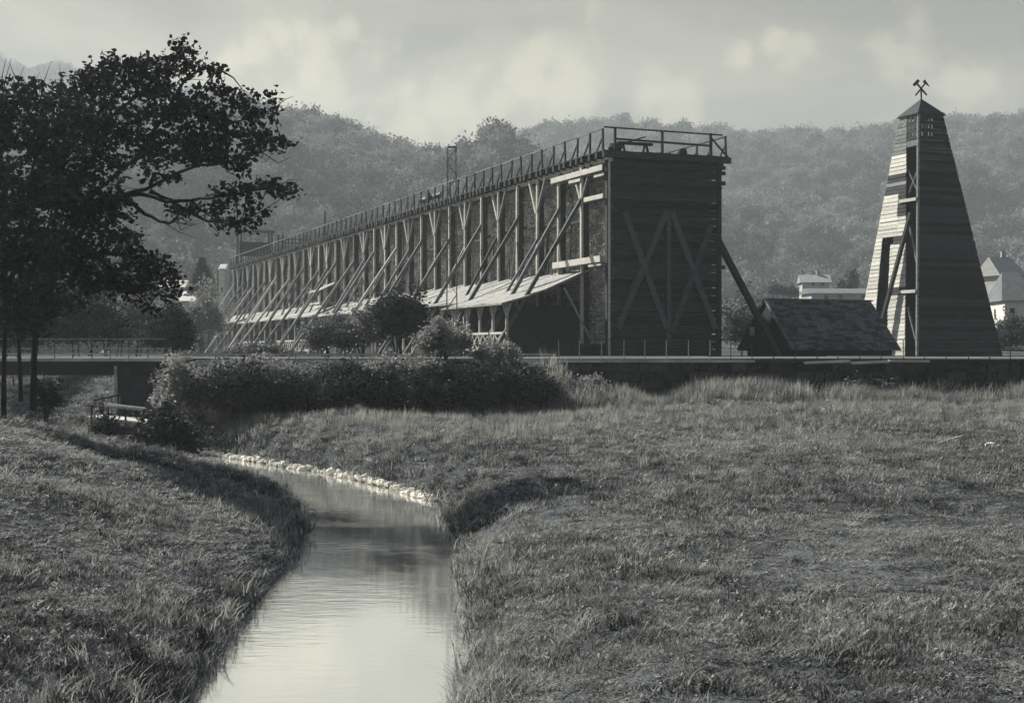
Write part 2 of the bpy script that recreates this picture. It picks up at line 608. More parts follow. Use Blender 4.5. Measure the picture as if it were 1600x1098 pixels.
def scatter(name, pts, rotz, tilt, scl, which, coll, label, cat=None):
    me = bpy.data.meshes.new(name)
    n = len(pts)
    me.vertices.add(n)
    me.vertices.foreach_set('co', np.asarray(pts, np.float32).ravel())
    a = me.attributes.new('rot', 'FLOAT_VECTOR', 'POINT')
    rot = np.stack([tilt[:, 0], tilt[:, 1], rotz], -1).astype(np.float32)
    a.data.foreach_set('vector', rot.ravel())
    a = me.attributes.new('scl', 'FLOAT_VECTOR', 'POINT')
    a.data.foreach_set('vector', np.asarray(scl, np.float32).ravel())
    a = me.attributes.new('which', 'INT', 'POINT')
    a.data.foreach_set('value', np.asarray(which, np.int32))
    me.update()
    o = link(bpy.data.objects.new(name, me))
    tag(o, label, cat, kind='stuff')
    ng = bpy.data.node_groups.new(name + '_scatter', 'GeometryNodeTree')
    ng.interface.new_socket('Geometry', in_out='INPUT', socket_type='NodeSocketGeometry')
    ng.interface.new_socket('Geometry', in_out='OUTPUT', socket_type='NodeSocketGeometry')
    gi, go = ng.nodes.new('NodeGroupInput'), ng.nodes.new('NodeGroupOutput')
    ip = ng.nodes.new('GeometryNodeInstanceOnPoints')
    ci = ng.nodes.new('GeometryNodeCollectionInfo')
    ci.inputs['Collection'].default_value = coll
    ci.inputs['Separate Children'].default_value = True
    ci.inputs['Reset Children'].default_value = True
    ng.links.new(gi.outputs[0], ip.inputs['Points'])
    ng.links.new(ci.outputs[0], ip.inputs['Instance'])
    ip.inputs['Pick Instance'].default_value = True
    for nm, dt, sock in (('which', 'INT', 'Instance Index'), ('scl', 'FLOAT_VECTOR', 'Scale'), ('rot', 'FLOAT_VECTOR', 'Rotation')):
        na = ng.nodes.new('GeometryNodeInputNamedAttribute')
        na.data_type = dt
        na.inputs['Name'].default_value = nm
        ng.links.new(na.outputs['Attribute'], ip.inputs[sock])
    ng.links.new(ip.outputs[0], go.inputs[0])
    md = o.modifiers.new('scatter', 'NODES')
    md.node_group = ng
    return o


def crown_mesh(i, conifer=False):
    r = np.random.default_rng(100 + i)
    n = 900
    # clumps on an uneven crown of unit radius, leaves as small folded quads
    cl = r.normal(size=(26, 3))
    cl /= np.linalg.norm(cl, axis=1, keepdims=True)
    cl *= r.uniform(0.45, 0.9, (26, 1))
    cl[:, 2] = cl[:, 2] * 0.8 + 0.9
    pts = cl[r.integers(0, 26, n)] + r.normal(size=(n, 3)) * 0.19
    v, f = leaves(pts, 0.165, 200 + i, droop=0.1, aspect=0.8)
    # inner dense core so that the wood is not see-through
    t = np.linspace(0, 2 * math.pi, 9)[:-1]
    core, cf = [], []
    for zz, rr in ((0.0, 0.1), (0.35, 0.5), (0.9, 0.62), (1.35, 0.4)):
        for a in t:
            core.append((math.cos(a) * rr * r.uniform(.8, 1.2), math.sin(a) * rr * r.uniform(.8, 1.2), zz))
    o = len(v)
    for k in range(3):
        for j in range(8):
            cf.append((o + k * 8 + j, o + k * 8 + (j + 1) % 8, o + k * 8 + 8 + (j + 1) % 8, o + k * 8 + 8 + j))
    v = np.concatenate([v, np.array(core)])
    f = np.concatenate([f, np.array(cf, np.int32)])
    return mesh('crown', v, f, m_forest)


crowns = variants('crown', [crown_mesh(i) for i in range(5)])
fp = []
for (XX, YY, ZZ), dens in zip(HILLS, (1.0, 1.0, 0.62, 0.4)):
    n0, n1 = XX.shape
    A = (XX[0, 1] - XX[0, 0])
    for i in range(n0 - 1):
        dy = YY[i + 1, 0] - YY[i, 0]
        rate = A * dy * dens / 26.0
        k = rng.poisson(rate, n1 - 1)
        for j in np.nonzero(k)[0]:
            if abs(XX[i, j] / max(YY[i, j], 1)) > 0.52:
                continue
            for _ in range(k[j]):
                a, b = rng.random(2)
                z = ZZ[i, j] * (1 - a) * (1 - b) + ZZ[i, j + 1] * a * (1 - b) + ZZ[i + 1, j] * (1 - a) * b + ZZ[i + 1, j + 1] * a * b
                fp.append((XX[i, j] + a * A, YY[i, j] + b * dy, z - 0.6))
fp = np.array(fp)
n = len(fp)
sc = rng.uniform(2.0, 5.2, n) * np.where(fp[:, 1] > 520, 1.3, 1.0) * np.where(fp[:, 1] > 800, 1.25, 1.0)
scatter('forest', fp, rng.uniform(0, 6.28, n), rng.normal(0, 0.06, (n, 2)),
        np.stack([sc, sc, sc * rng.uniform(0.9, 1.35, n)], -1), rng.integers(0, 5, n), crowns, 'far-off wood covering the hills', 'forest')
print('forest', n)


def tuft(i, h, n, spread, lean, wid, m, heads=False):
    r = np.random.default_rng(300 + i)
    V, Fc = [], []
    for _ in range(n):
        a = r.uniform(0, 6.28)
        bx, by = r.normal(0, spread, 2)
        hh = h * r.uniform(0.55, 1.2)
        ln = lean * r.uniform(0.3, 1.4) * hh
        d = np.array([math.cos(a), math.sin(a), 0])
        s = np.array([-math.sin(a), math.cos(a), 0]) * wid * r.uniform(0.6, 1.3)
        p0 = np.array([bx, by, -0.02])
        p1 = p0 + d * ln * 0.35 + np.array([0, 0, hh * 0.6])
        p2 = p0 + d * ln + np.array([0, 0, hh])
        o = len(V)
        V += [p0 - s, p0 + s, p1 + s * 0.8, p1 - s * 0.8, p2 + s * 0.12, p2 - s * 0.12]
        Fc += [(o, o + 1, o + 2, o + 3), (o + 3, o + 2, o + 4, o + 5)]
    return mesh('tuft', np.array(V), np.array(Fc, np.int32), m)


def rosette(i, n, ln, wid, m):
    r = np.random.default_rng(500 + i)
    V, Fc = [], []
    for k in range(n):
        a = r.uniform(0, 6.28)
        d = np.array([math.cos(a), math.sin(a), 0])
        s = np.array([-math.sin(a), math.cos(a), 0]) * wid * r.uniform(.6, 1.2)
        c = np.array([*r.normal(0, ln * .5, 2), r.uniform(0.02, 0.07)])
        L = ln * r.uniform(.6, 1.3)
        up = np.array([0, 0, r.uniform(-.2, .7) * L])
        o = len(V)
        V += [c, c + d * L * .5 + s + up * .7, c + d * L + up, c + d * L * .5 - s + up * .7]
        Fc.append((o, o + 1, o + 2, o + 3))
    return mesh('weed', np.array(V), np.array(Fc, np.int32), m)


tufts = variants('tuft', [tuft(i, 0.055, 34, 0.10, 1.3, 0.0045, m_grass) for i in range(3)] + [tuft(9, 0.045, 30, 0.10, 1.8, 0.010, m_grass), tuft(8, 0.07, 24, 0.09, 1.3, 0.006, m_grass)] + [rosette(i, 14, 0.042, 0.011, m_weed) for i in range(2)] + [tuft(60 + i, 0.30, 26, 0.10, 0.9, 0.008, m_grass) for i in range(2)])


def frust(Y0, Y1, dens, margin=2.5, side=None):
    Wd = 2 * (0.385 * Y1 + margin)
    n = int((Y1 - Y0) * Wd * dens)
    X = rng.uniform(-Wd / 2, Wd / 2, n)
    Y = rng.uniform(Y0, Y1, n)
    return X[np.abs(X) < 0.385 * Y + margin], Y[np.abs(X) < 0.385 * Y + margin]


GXs, GYs, GS = [], [], []
for Y0, Y1, dens, s in ((6, 12, 55, 1.0), (12, 18, 95, 1.0), (18, 26, 65, 1.1), (26, 36, 30, 1.4), (36, 48, 20, 1.7), (48, 61, 16, 1.9), (61, 84, 9, 2.2)):
    X, Y = frust(Y0, Y1, dens)
    GXs.append(X)
    GYs.append(Y)
    GS.append(np.full(len(X), s))
X, Y, sc = np.concatenate(GXs), np.concatenate(GYs), np.concatenate(GS)
Z = height(X, Y)
keep = (Z > WATER + 0.02) & ~((Y > 59.7) & (X > 1.2)) & ~((Z > -0.5) & (Y > 59)) & ~((Y > 61) & (X > -17.2))
keep &= ~((X > -18.6) & (X < -15.4) & (Y > 59.4))
X, Y, Z, sc = X[keep], Y[keep], Z[keep], sc[keep]
n = len(X)
near = np.minimum(seg_dist(X, Y, LX, LY), seg_dist(X, Y, RX, RY))
patch = 1 + 1.0 * vnoise(X, Y, 0.2, 15) + 1.3 * vnoise(X, Y, 0.6, 5) + 1.5 * vnoise(X, Y, 1.9, 6)
hs = sc * np.clip(patch, 0.3, 2.4) * (1 + 0.9 * np.exp(-near / 0.35)) * rng.uniform(0.7, 1.3, n)
weedy = 0.10 + 0.5 * np.clip(vnoise(X, Y, 0.45, 17), 0, 1)
which = np.where(rng.random(n) < weedy, rng.integers(5, 7, n), rng.integers(0, 5, n))
# long ragged grass hanging over the banks and single tussocks in the meadow
tus = (rng.random(n) < 0.42 * np.exp(-near / 0.28)) | (rng.random(n) < 0.012 + 0.12 * np.clip(vnoise(X, Y, 0.7, 19) - 0.2, 0, 1))
which = np.where(tus, rng.integers(7, 9, n), which)
hs = np.where(tus, np.clip(hs, .4, 1.2) * np.where(near < 0.8, 0.75, 0.48), hs)
scatter('grass', np.stack([X, Y, Z], -1), rng.uniform(0, 6.28, n), rng.normal(0, 0.12, (n, 2)),
        np.stack([sc, sc, hs], -1), which, tufts, 'short uneven grass on the meadow and banks', 'grass')
print('grass', n)

# tall pale grass under the retaining wall and along the hedge foot
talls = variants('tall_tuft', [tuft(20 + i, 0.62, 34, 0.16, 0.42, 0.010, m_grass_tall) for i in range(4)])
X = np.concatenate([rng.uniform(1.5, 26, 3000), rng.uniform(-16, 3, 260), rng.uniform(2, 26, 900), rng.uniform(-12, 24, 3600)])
Y = np.concatenate([59.6 - np.abs(rng.normal(0, 1.7, 3000)), rng.uniform(54.6, 56.2, 260), rng.uniform(49, 57, 900), 57 - np.abs(rng.normal(0, 8, 3600))])  # last group: pale tufts put the sunlit far band into the grass colour
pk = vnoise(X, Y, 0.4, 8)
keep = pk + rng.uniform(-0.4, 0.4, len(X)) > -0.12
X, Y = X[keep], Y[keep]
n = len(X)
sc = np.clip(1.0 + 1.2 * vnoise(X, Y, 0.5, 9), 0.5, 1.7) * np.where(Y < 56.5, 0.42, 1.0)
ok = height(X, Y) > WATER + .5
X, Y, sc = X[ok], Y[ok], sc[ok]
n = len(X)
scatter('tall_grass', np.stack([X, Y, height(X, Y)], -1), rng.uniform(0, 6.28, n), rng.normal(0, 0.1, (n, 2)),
        np.stack([sc, sc, sc * rng.uniform(0.7, 1.3, n)], -1), rng.integers(0, 4, n), talls, 'tall pale grass below the retaining wall and pale tufts for the sunlit far meadow', 'grass')

# ---------------------------------------------------------------- road, bridge, retaining wall
ROAD_Z = -0.30
rv = [(-90, 60.6, ROAD_Z), (90, 60.6, ROAD_Z), (90, 67.2, ROAD_Z), (-90, 67.2, ROAD_Z)]
rv = []
for x in np.linspace(-90, 90, 61):
    rv += [(x, 60.62, ROAD_Z), (x, 63.9, ROAD_Z + 0.07), (x, 67.3, ROAD_Z)]
rf = []
for i in range(60):
    for j in range(2):
        a = i * 3 + j
        rf.append((a, a + 3, a + 4, a + 1))
ro = mobj('road', rv, rf, m_road, smooth=True)
tag(ro, 'pale dusty road crossing on the embankment', kind='structure')

# bridge over the stream
br = root('road_bridge', (-17, 63.5, -0.4), 'dark flat road bridge over the stream with white edge beam', 'bridge')
bx0, bx1 = -33.0, -14.4
beam('deck_slab', (bx0, 63.95, -0.46), (bx1, 63.95, -0.46), 7.0, 0.24, m_concrete, br)
beam('edge_beam', (bx0, 60.44, -0.36), (bx1 + 0.3, 60.44, -0.36), 0.22, 0.13, m_coping, br)
for yy in (60.75, 62.8, 65.0, 66.9):
    beam('girder', (bx0, yy, -0.80), (-17.0, yy, -0.80), 0.3, 0.44, m_iron, br)
beam('abutment', (-16.1, 63.9, -4.6), (-16.1, 63.9, -0.58), 1.75, 6.6, m_concrete, br, up=(0, 1, 0))
beam('pier_edge', (-17.03, 60.50, -4.4), (-17.03, 60.50, -0.62), 0.10, 0.14, m_coping, br, up=(0, 1, 0))


def railing(name, label, x0, x1, y, z0, post_gap, top, mid, mpost, mrail, low=None):
    r = root(name, ((x0 + x1) / 2, y, z0), label, 'railing')
    k = int((x1 - x0) / post_gap)
    for i in range(k + 1):
        x = x0 + i * post_gap + random.uniform(-.03, .03)
        beam('post', (x, y, z0 - 0.1), (x + random.uniform(-.015, .015), y, z0 + top), 0.032, 0.032, mpost if x < 8.6 else m_iron, r, up=(0, 1, 0))
    for h in (top, mid):
        for i in range(0, k, 4):
            a, b = x0 + i * post_gap, x0 + min(i + 4, k) * post_gap
            beam('rail', (a, y - 0.03, z0 + h + random.uniform(-.012, .012)), (b, y - 0.03, z0 + h + random.uniform(-.012, .012)), 0.022, 0.022, mrail, r)
    if low is not None:  # rail added to draw the bright line of the sunlit road
        beam('road_line_rail', (x0, y - 0.06, z0 + low), (x1, y - 0.06, z0 + low), 0.06, 0.07, m_rail_pale, r) if x1 < 10 else [beam('road_line_rail', (a_, y - 0.06, z0 + low), (b_, y - 0.06, z0 + low), 0.05, h_, m__, r) for a_, b_, h_, m__ in ((x0, 8.4, .03, m_rail_pale), (8.42, 13.5, .03, m_iron), (13.52, 16.8, .04, m_rail_pale), (16.82, x1, .03, m_iron))]
    return r


railing('railing', 'thin pipe railing on the road bridge at left', -32.5, -14.6, 60.66, -0.30, 0.80, 0.84, 0.42, m_iron, m_rail_pale, 0.20)
railing('railing', 'thin pipe railing along the road above the hedge', -14.4, 1.9, 60.70, -0.34, 1.6, 0.24, 0.12, m_iron, m_rail_pale, 0.20)
railing('railing', 'thin post and pipe railing on top of the retaining wall', 2.0, 27.0, 60.45, -0.36, 0.925, 0.86, 0.5, m_rail_pale, m_iron, 0.16)

wl_ = root('retaining_wall', (14, 60, -2.4), 'dark rubble stone retaining wall below the road at right', 'wall')
stone_meshes = []
for i in range(6):
    r = np.random.default_rng(50 + i)
    v = np.array(CUBE_V) * r.uniform(0.93, 1.07, (8, 3))
    # front face drawn in to a rough chamfer
    v[:, 1] += r.uniform(-0.12, 0.12, 8)
    stone_meshes.append(mesh('stone', v, CUBE_F, m_stone))
beam('core', (2.0, 60.36, -1.5), (27.6, 60.36, -1.5), 0.4, 2.3, m_concrete, wl_)
zc = -2.62
row = 0
while zc < -0.62:
    hgt = random.uniform(0.27, 0.40)
    x = 2.05 + random.uniform(0, 0.3)
    while x < 27.4:
        wdt = random.uniform(0.38, 0.95)
        o = bpy.data.objects.new('stone', random.choice(stone_meshes))
        M = Matrix.Translation((x + wdt / 2, 60.08 + random.uniform(-.05, .05), zc + hgt / 2)) @ Matrix.Rotation(random.uniform(-.05, .05), 4, 'Y') @ Matrix.Diagonal((wdt - 0.035, 0.36, hgt - 0.03, 1))
        link(o, M, wl_)
        x += wdt
    zc += hgt
    row += 1
x = 2.0
while x < 27.4:
    L = random.uniform(1.6, 2.4)
    white = x < 8.2 or 12.0 < x < 16.6
    dz = 0 if x < 8.5 else random.uniform(-0.09, 0.02)
    beam('coping_slab', (x, 60.12, -0.42 + dz), (x + L - 0.02, 60.12, -0.42 + dz * random.uniform(0, 1)), 0.62, 0.10, m_coping if white else m_stone, wl_)
    x += L

# wooden footbridge under the road bridge
fb = root('footbridge', (-15.6, 53.5, -3.2), 'small wooden plank footbridge with handrails below the road bridge', 'footbridge')
A, B = P(152, 650, 54.5), P(262, 662, 50.5)
dv = (B - A)
for k in range(9):
    a = A + dv * (k / 9.0)
    beam('plank', a + Vector((0.0, -0.5, -0.02)), a + Vector((0.25, 0.5, 0.0)), dv.length / 10, 0.05, m_wood_pale, fb)
for off, col in ((-0.55, m_wood_mid), (0.55, m_wood_pale)):
    o_ = Vector((0.1 * off, off, 0))
    for k in range(5):
        a = A + dv * (k / 4.0) + o_
        beam('rail_post', a - Vector((0, 0, 0.5)), a + Vector((0, 0, 0.44)), 0.06, 0.06, m_wood_dark, fb, up=(0, 1, 0))
    beam('handrail', A + o_ + Vector((0, 0, 0.47)), B + o_ + Vector((0, 0, 0.42)), 0.06, 0.06, col, fb)
    beam('bearer', A + o_ * 0.8 - Vector((0, 0, 0.12)), B + o_ * 0.8 - Vector((0, 0, 0.12)), 0.14, 0.18, m_wood_mid, fb)
gp = root('gangway', P(150, 622, 56), 'short sloping wooden gangway rail by the bridge abutment', 'railing')
a, b = P(147, 625, 57), P(187, 616, 58.5)
beam('handrail', a, b, 0.07, 0.08, m_wood_dark, gp)
for k in range(4):
    q = a.lerp(b, k / 3.0)
    beam('rail_post', q - Vector((0, 0, 0.9)), q, 0.05, 0.05, m_wood_mid, gp, up=(0, 1, 0))

# pale stones along the far waterline
se = root('stone_edging', P(520, 742, 46), 'row of white sunlit stones along the far bend of the stream', 'stones')
sm = []
for i in range(5):
    r = np.random.default_rng(80 + i)
    ico = []
    v, f = [], []
    for a in range(5):
        th = math.pi * a / 4
        for b in range(7):
            ph = 2 * math.pi * b / 7
            v.append(np.array([math.sin(th) * math.cos(ph), math.sin(th) * math.sin(ph), math.cos(th)]) * 0.5 * r.uniform(0.8, 1.2))
    for a in range(4):
        for b in range(7):
            f.append((a * 7 + b, a * 7 + (b + 1) % 7, (a + 1) * 7 + (b + 1) % 7, (a + 1) * 7 + b))
    sm.append(mesh('edge_stone', v, f, m_stone_pale))
for k in range(290):
    y = 37.6 + (k / 290.0) * 18.5
    x = float(np.interp(y, RY, RX))
    gapn = math.sin(y * 1.9) + 0.6 * math.sin(y * 4.3)
    if gapn > 1.3:
        continue
    s = random.choice((random.uniform(.07, .14), random.uniform(.10, .20), random.uniform(.12, .27)))
    o = bpy.data.objects.new('edge_stone', random.choice(sm))
    M = Matrix.Translation((x - 0.02 + random.uniform(-.12, .12), y, WATER + 0.01 + random.uniform(0, .12))) @ Matrix.Rotation(random.uniform(0, 6), 4, 'Z') @ Matrix.Diagonal((s * random.uniform(1.4, 2.6), s, s * random.uniform(.6, 1.2), 1))
    link(o, M, se)

# ---------------------------------------------------------------- graduation tower
U = Vector((-0.3652, 0.9309, 0))
Vv = Vector((0.9309, 0.3652, 0))
T0 = Vector((5.2, 74.76, 0))
TL, TW = 110.3, 6.54
GZ0 = -0.40


def T(t, v, z):
    return T0 + U * t + Vv * v + Vector((0, 0, z))


gt = root('graduation_tower', T(0, 3.2, GZ0), 'long timber graduation tower filled with brushwood and propped by slanting beams', 'graduation tower')


def tbox(name, t0, t1, v0, v1, z0, z1, m, parent=gt):
    vs = [T(t, v, z) for t in (t0, t1) for v in (v0, v1) for z in (z0, z1)]
    c = sum(vs, Vector()) / 8
    return mobj(name, [p - c for p in vs], [tuple(q) for q in CUBE_F], m, parent, M=Matrix.Translation(c))


tbox('brush_core', 0.15, TL - 0.2, 0.32, TW - 0.3, GZ0, 10.1, m_brush)
# brushwood: short twig ends bristling from the long face in vertical bundles
r = np.random.default_rng(5)
nt = 115000
tt = r.uniform(0.2, TL - 0.3, nt) ** 1.0
zz = r.uniform(0.0, 10.0, nt)
near_w = r.random(nt) < np.clip(1.4 - tt / 90.0, 0.45, 1)
tt, zz = tt[near_w], zz[near_w]
nt = len(tt)
bundle = 0.10 * np.sin(tt * 2 * math.pi / 0.8) + 0.07 * np.sin(zz * 2 * math.pi / 1.3 + np.floor(tt / 0.8))
base = np.outer(tt, np.array(U)) + np.outer(0.30 - bundle * 0.6, np.array(Vv)) + np.outer(zz, [0, 0, 1]) + np.array(T0)
dirv = -np.array(Vv)[None, :] * 1.0 + r.normal(0, 0.65, (nt, 3)) + np.array([0, 0, -0.45])
dirv /= np.linalg.norm(dirv, axis=1, keepdims=True)
ln = r.uniform(0.10, 0.34, (nt, 1))
sv = np.cross(dirv, r.normal(size=(nt, 3)))
sv /= np.linalg.norm(sv, axis=1, keepdims=True)
wd = r.uniform(0.012, 0.035, (nt, 1))
tv = np.stack([base - sv * wd, base + sv * wd, base + dirv * ln + sv * wd * 0.4, base + dirv * ln - sv * wd * 0.4], 1).reshape(-1, 3)
o = mobj('brushwood', tv, np.arange(nt * 4, dtype=np.int32).reshape(-1, 4), m_twig, gt)
o['kind'] = 'stuff'

posts = [0.0] + [6.13 + 3.2 * n for n in range(-1, 33)]
jit = lambda s: random.uniform(-s, s)
for i, t in enumerate(posts):
    n = i - 2
    mm = m_wood_dark if i == 0 else m_wood_mid
    beam('post', T(t, -0.08, GZ0), T(t, -0.08, 10.15), 0.30, 0.28, m_wood_dark, gt, up=U)  # dark colour puts in the shaded band beside the lit edge
    if i:
        beam('post_lit_edge', T(t + jit(.03), -0.32 + jit(.02), GZ0), T(t + jit(.05), -0.32, 10.1), 0.13, 0.20, random.choice((m_wood_pale, m_wood_mid, m_wood_pale)), gt, up=U)  # pale strip added before each post as its sunlit edge
    if t < 14:
        beam('post', T(t, TW + 0.03, GZ0), T(t, TW + 0.03, 10.15), 0.24, 0.26, m_wood_dark, gt, up=U)
    if i > 0:
        if n % 2 != 0:       # y braces under the plate
            for s in (-1, 1):
                beam('brace', T(t + s * .08, -0.34, 8.25 + jit(.1)), T(t + s * 1.22, -0.30, 10.1), 0.14, 0.14, m_wood_pale if s > 0 else m_wood_mid, gt)
        else:                # splayed struts round the foot of the upper storey
            for s in (-1, 1):
                beam('strut', T(t + s * .1, -0.36, 6.6 + jit(.2)), T(t + s * 0.75 + jit(.1), -0.45, 4.4), 0.09, 0.09, m_wood_mid, gt)
    if i < len(posts) - 1 and i > 0:
        z = 7.35 + jit(.25)
        beam('wale', T(t, 0.02, z), T(posts[i + 1], 0.02, z + jit(.05)), 0.14, 0.16, m_wood_dark, gt)
        # loose thin poles in front of the brush
        for _ in range(2):
            a = t + random.uniform(0.5, 2.7)
            beam('pole', T(a, -0.06, 4.5), T(a + jit(.25), 0.05, random.uniform(6.5, 9.3)), 0.07, 0.07, random.choice((m_wood_mid, m_wood_dark)), gt, up=U)
    if n == -1 or (n >= 0 and n % 2 == 0):
        zt = 8.6 + jit(.25) if n < 6 else 8.2 + jit(.5)
        s = 5.6 + jit(.25) if n < 9 else 6.1 + jit(.2)
        beam('prop', T(t, -0.1, zt), T(t + jit(.3), -s, GZ0), 0.20, 0.20, m_wood_prop if n < 9 else random.choice((m_wood_mid, m_wood_pale, m_wood_mid)), gt, up=U)
    if n % 2 != 0 and n > 0:
        beam('prop', T(t + jit(.3), -0.1, 7.2 + jit(.5)), T(t + jit(.5), -4.3 + jit(.3), GZ0), 0.14, 0.14, random.choice((m_wood_mid, m_wood_dark)), gt, up=U)
    if n in (9, 13, 17, 21, 25, 29):
        beam('prop', T(t, -0.1, 8.0), T(t + jit(.4), -5.3, GZ0), 0.18, 0.18, m_wood_mid, gt, up=U)

for (t, zt, s) in ((0.25, 6.25, 4.1), (6.1, 3.2, 2.2), (12.5, 6.25, 4.1), (19, 6.2, 4.1)):
    beam('prop', T(t, TW + 0.05, zt), T(t, TW + s, GZ0), 0.30, 0.30, m_wood_dark, gt, up=U)

t = -0.25
while t < TL:
    L = random.uniform(5.5, 7.5)
    z = 10.2 + jit(.015)
    beam('plate', T(t, -0.06, z), T(min(t + L - .02, TL), -0.06, z + jit(.02)), 0.22, 0.26, m_wood_pale, gt)
    t += L
beam('plate', T(-.25, TW + .05, 10.2), T(TL, TW + .05, 10.2), 0.22, 0.26, m_wood_dark, gt)
t = -0.3
while t < TL + 0.2:
    beam('joist', T(t, -0.62 + jit(.09), 10.42), T(t + jit(.03), TW + 0.55 + jit(.07), 10.42), 0.24, 0.32, m_wood_dark, gt)
    t += 0.83 + jit(.05)
# deck planks run lengthwise in lengths of about five metres
for k in range(10):
    v0 = -0.55 + k * 0.76
    tbox('deck_plank', -0.35 + jit(.08), TL + .2, v0, v0 + 0.74, 10.585, 10.635 + jit(.006), m_wood_dark)

# railings of the deck
for side, v, t_end in ((0, -0.48, TL), (1, TW + 0.42, 60)):
    t = -0.15
    k = 0
    while t < t_end:
        beam('railing_post', T(t, v, 10.5), T(t + jit(.04), v + jit(.04), 11.78 + jit(.03)), 0.10, 0.10, m_wood_dark, gt, up=U)
        if side == 0 or t < 20:
            beam('railing_stay', T(t + .7, v - .05, 10.6), T(t + .02, v, 11.35), 0.07, 0.07, m_wood_dark, gt)
        nt_ = t + 1.66
        beam('top_rail', T(t, v, 11.76), T(min(nt_, t_end), v, 11.76 + jit(.02)), 0.06, 0.07, m_wood_mid if side == 0 else m_wood_dark, gt)
        t = nt_
for v in (0.15, 2.95, 5.9):
    beam('railing_post', T(-0.3, v, 10.5), T(-0.3, v, 11.85), 0.12, 0.12, m_wood_dark, gt, up=U)
beam('top_rail', T(-0.3, -0.5, 11.84), T(-0.3, TW + .1, 11.80), 0.08, 0.07, m_wood_dark, gt)
beam('middle_rail', T(-0.3, 0.15, 11.25), T(-0.3, 5.9, 11.18), 0.08, 0.10, m_wood_dark, gt)
beam('railing_stay', T(-0.3, 5.95, 11.6), T(-0.3, 7.0, 10.6), 0.08, 0.08, m_wood_dark, gt)

# end face: boards, frame and two crosses of braces
nb = 25
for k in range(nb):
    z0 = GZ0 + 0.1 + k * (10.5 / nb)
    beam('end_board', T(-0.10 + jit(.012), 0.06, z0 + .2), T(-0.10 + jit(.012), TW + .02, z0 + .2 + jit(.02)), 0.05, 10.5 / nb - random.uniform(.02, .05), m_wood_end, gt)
for v, mm in ((-0.02, m_wood_pale), (TW + 0.05, m_wood_dark)):
    beam('corner_post', T(-0.12, v - .1, GZ0), T(-0.12, v - .1, 10.3), 0.12, 0.12, mm, gt, up=U)
beam('centre_post', T(-0.25, 3.35, 0.3), T(-0.25, 3.35, 7.6), 0.24, 0.2, m_wood_brace, gt, up=U)
for a, b in (((0.7, 7.4), (3.2, 1.2)), ((3.2, 7.5), (0.3, 1.2)), ((3.5, 7.5), (6.2, 1.2)), ((5.9, 6.9), (3.5, 1.0))):
    beam('cross_brace', T(-0.3, a[0], a[1]), T(-0.3, b[0], b[1]), 0.2, 0.32, m_wood_brace, gt)
for z in (9.9, 8.9, 2.0, 0.6):
    beam('end_rail', T(-0.2, -0.05, z), T(-0.2, TW + .1, z), 0.12, 0.16, m_wood_dark, gt)
for z in (9.75, 10.05, 9.2, 4.6):
    beam('beam_end', T(-0.05, TW, z), T(-0.05, TW + 0.38, z), 0.24, 0.2, m_wood_dark, gt)
# white launder boards near the corner
for (t0, t1, z, v, h, d) in ((0.0, 6.9, 9.76, -0.45, 0.30, 0.05), (0.0, 1.2, 9.42, -0.35, 0.16, 0.05), (2.9, 4.4, 9.42, -0.42, 0.16, 0.05),
                             (0.0, 2.4, 8.25, -0.40, 0.24, 0.05), (0.05, 6.4, 4.92, -0.55, 0.34, 0.06), (0.05, 1.6, 4.62, -0.5, 0.12, .05)):
    beam('launder_board', T(t0, v, z), T(t1, v - .02, z + jit(.03)), d, h, m_plank_white, gt)
    beam('launder_floor', T(t0, v + .2, z - h / 2 - .03), T(t1, v + .2, z - h / 2 - .03), .4, 0.04, m_wood_mid, gt)
beam('strut', T(1.0, -2.2, 3.4), T(0.3, -0.4, GZ0), 0.1, 0.1, m_wood_mid, gt)

# pent roofs over the brine basins
PROF = [(0.1, 4.56), (-1.2, 3.98), (-2.5, 3.43), (-3.8, 2.98), (-5.15, 2.60)]


def pent(name, t0, t1, smax, zoff=0.0):
    vs, fs = [], []
    pr = [(v, z + zoff) for v, z in PROF if -v < smax - 0.2]
    # outer end on the profile
    vv = [p[0] for p in PROF][::-1]
    zp = [p[1] for p in PROF][::-1]
    pr.append((-smax, float(np.interp(-smax, vv, zp)) + zoff))
    cols = max(2, int((t1 - t0) / 1.3))
    for i in range(cols + 1):
        tq = t0 + (t1 - t0) * i / cols
        for k, (v, z) in enumerate(pr):
            sag = 0.05 * math.sin(tq * 1.3) + jit(.02)
            vs.append(T(tq, v, z + (sag if k else 0)))
        for k, (v, z) in enumerate(pr):
            vs.append(T(tq, v, z - 0.11))
    m_ = len(pr)
    row = 2 * m_
    for i in range(cols):
        a, b = i * row, (i + 1) * row
        for k in range(m_ - 1):
            fs.append((a + k, a + k + 1, b + k + 1, b + k))
            fs.append((a + m_ + k, b + m_ + k, b + m_ + k + 1, a + m_ + k + 1))
        fs.append((a + m_ - 1, a + 2 * m_ - 1, b + 2 * m_ - 1, b + m_ - 1))
    for a in (0, cols * row):
        for k in range(m_ - 1):
            fs.append((a + k, a + k + 1, a + m_ + k + 1, a + m_ + k))
    return mobj(name, vs, fs, m_shingle, gt)


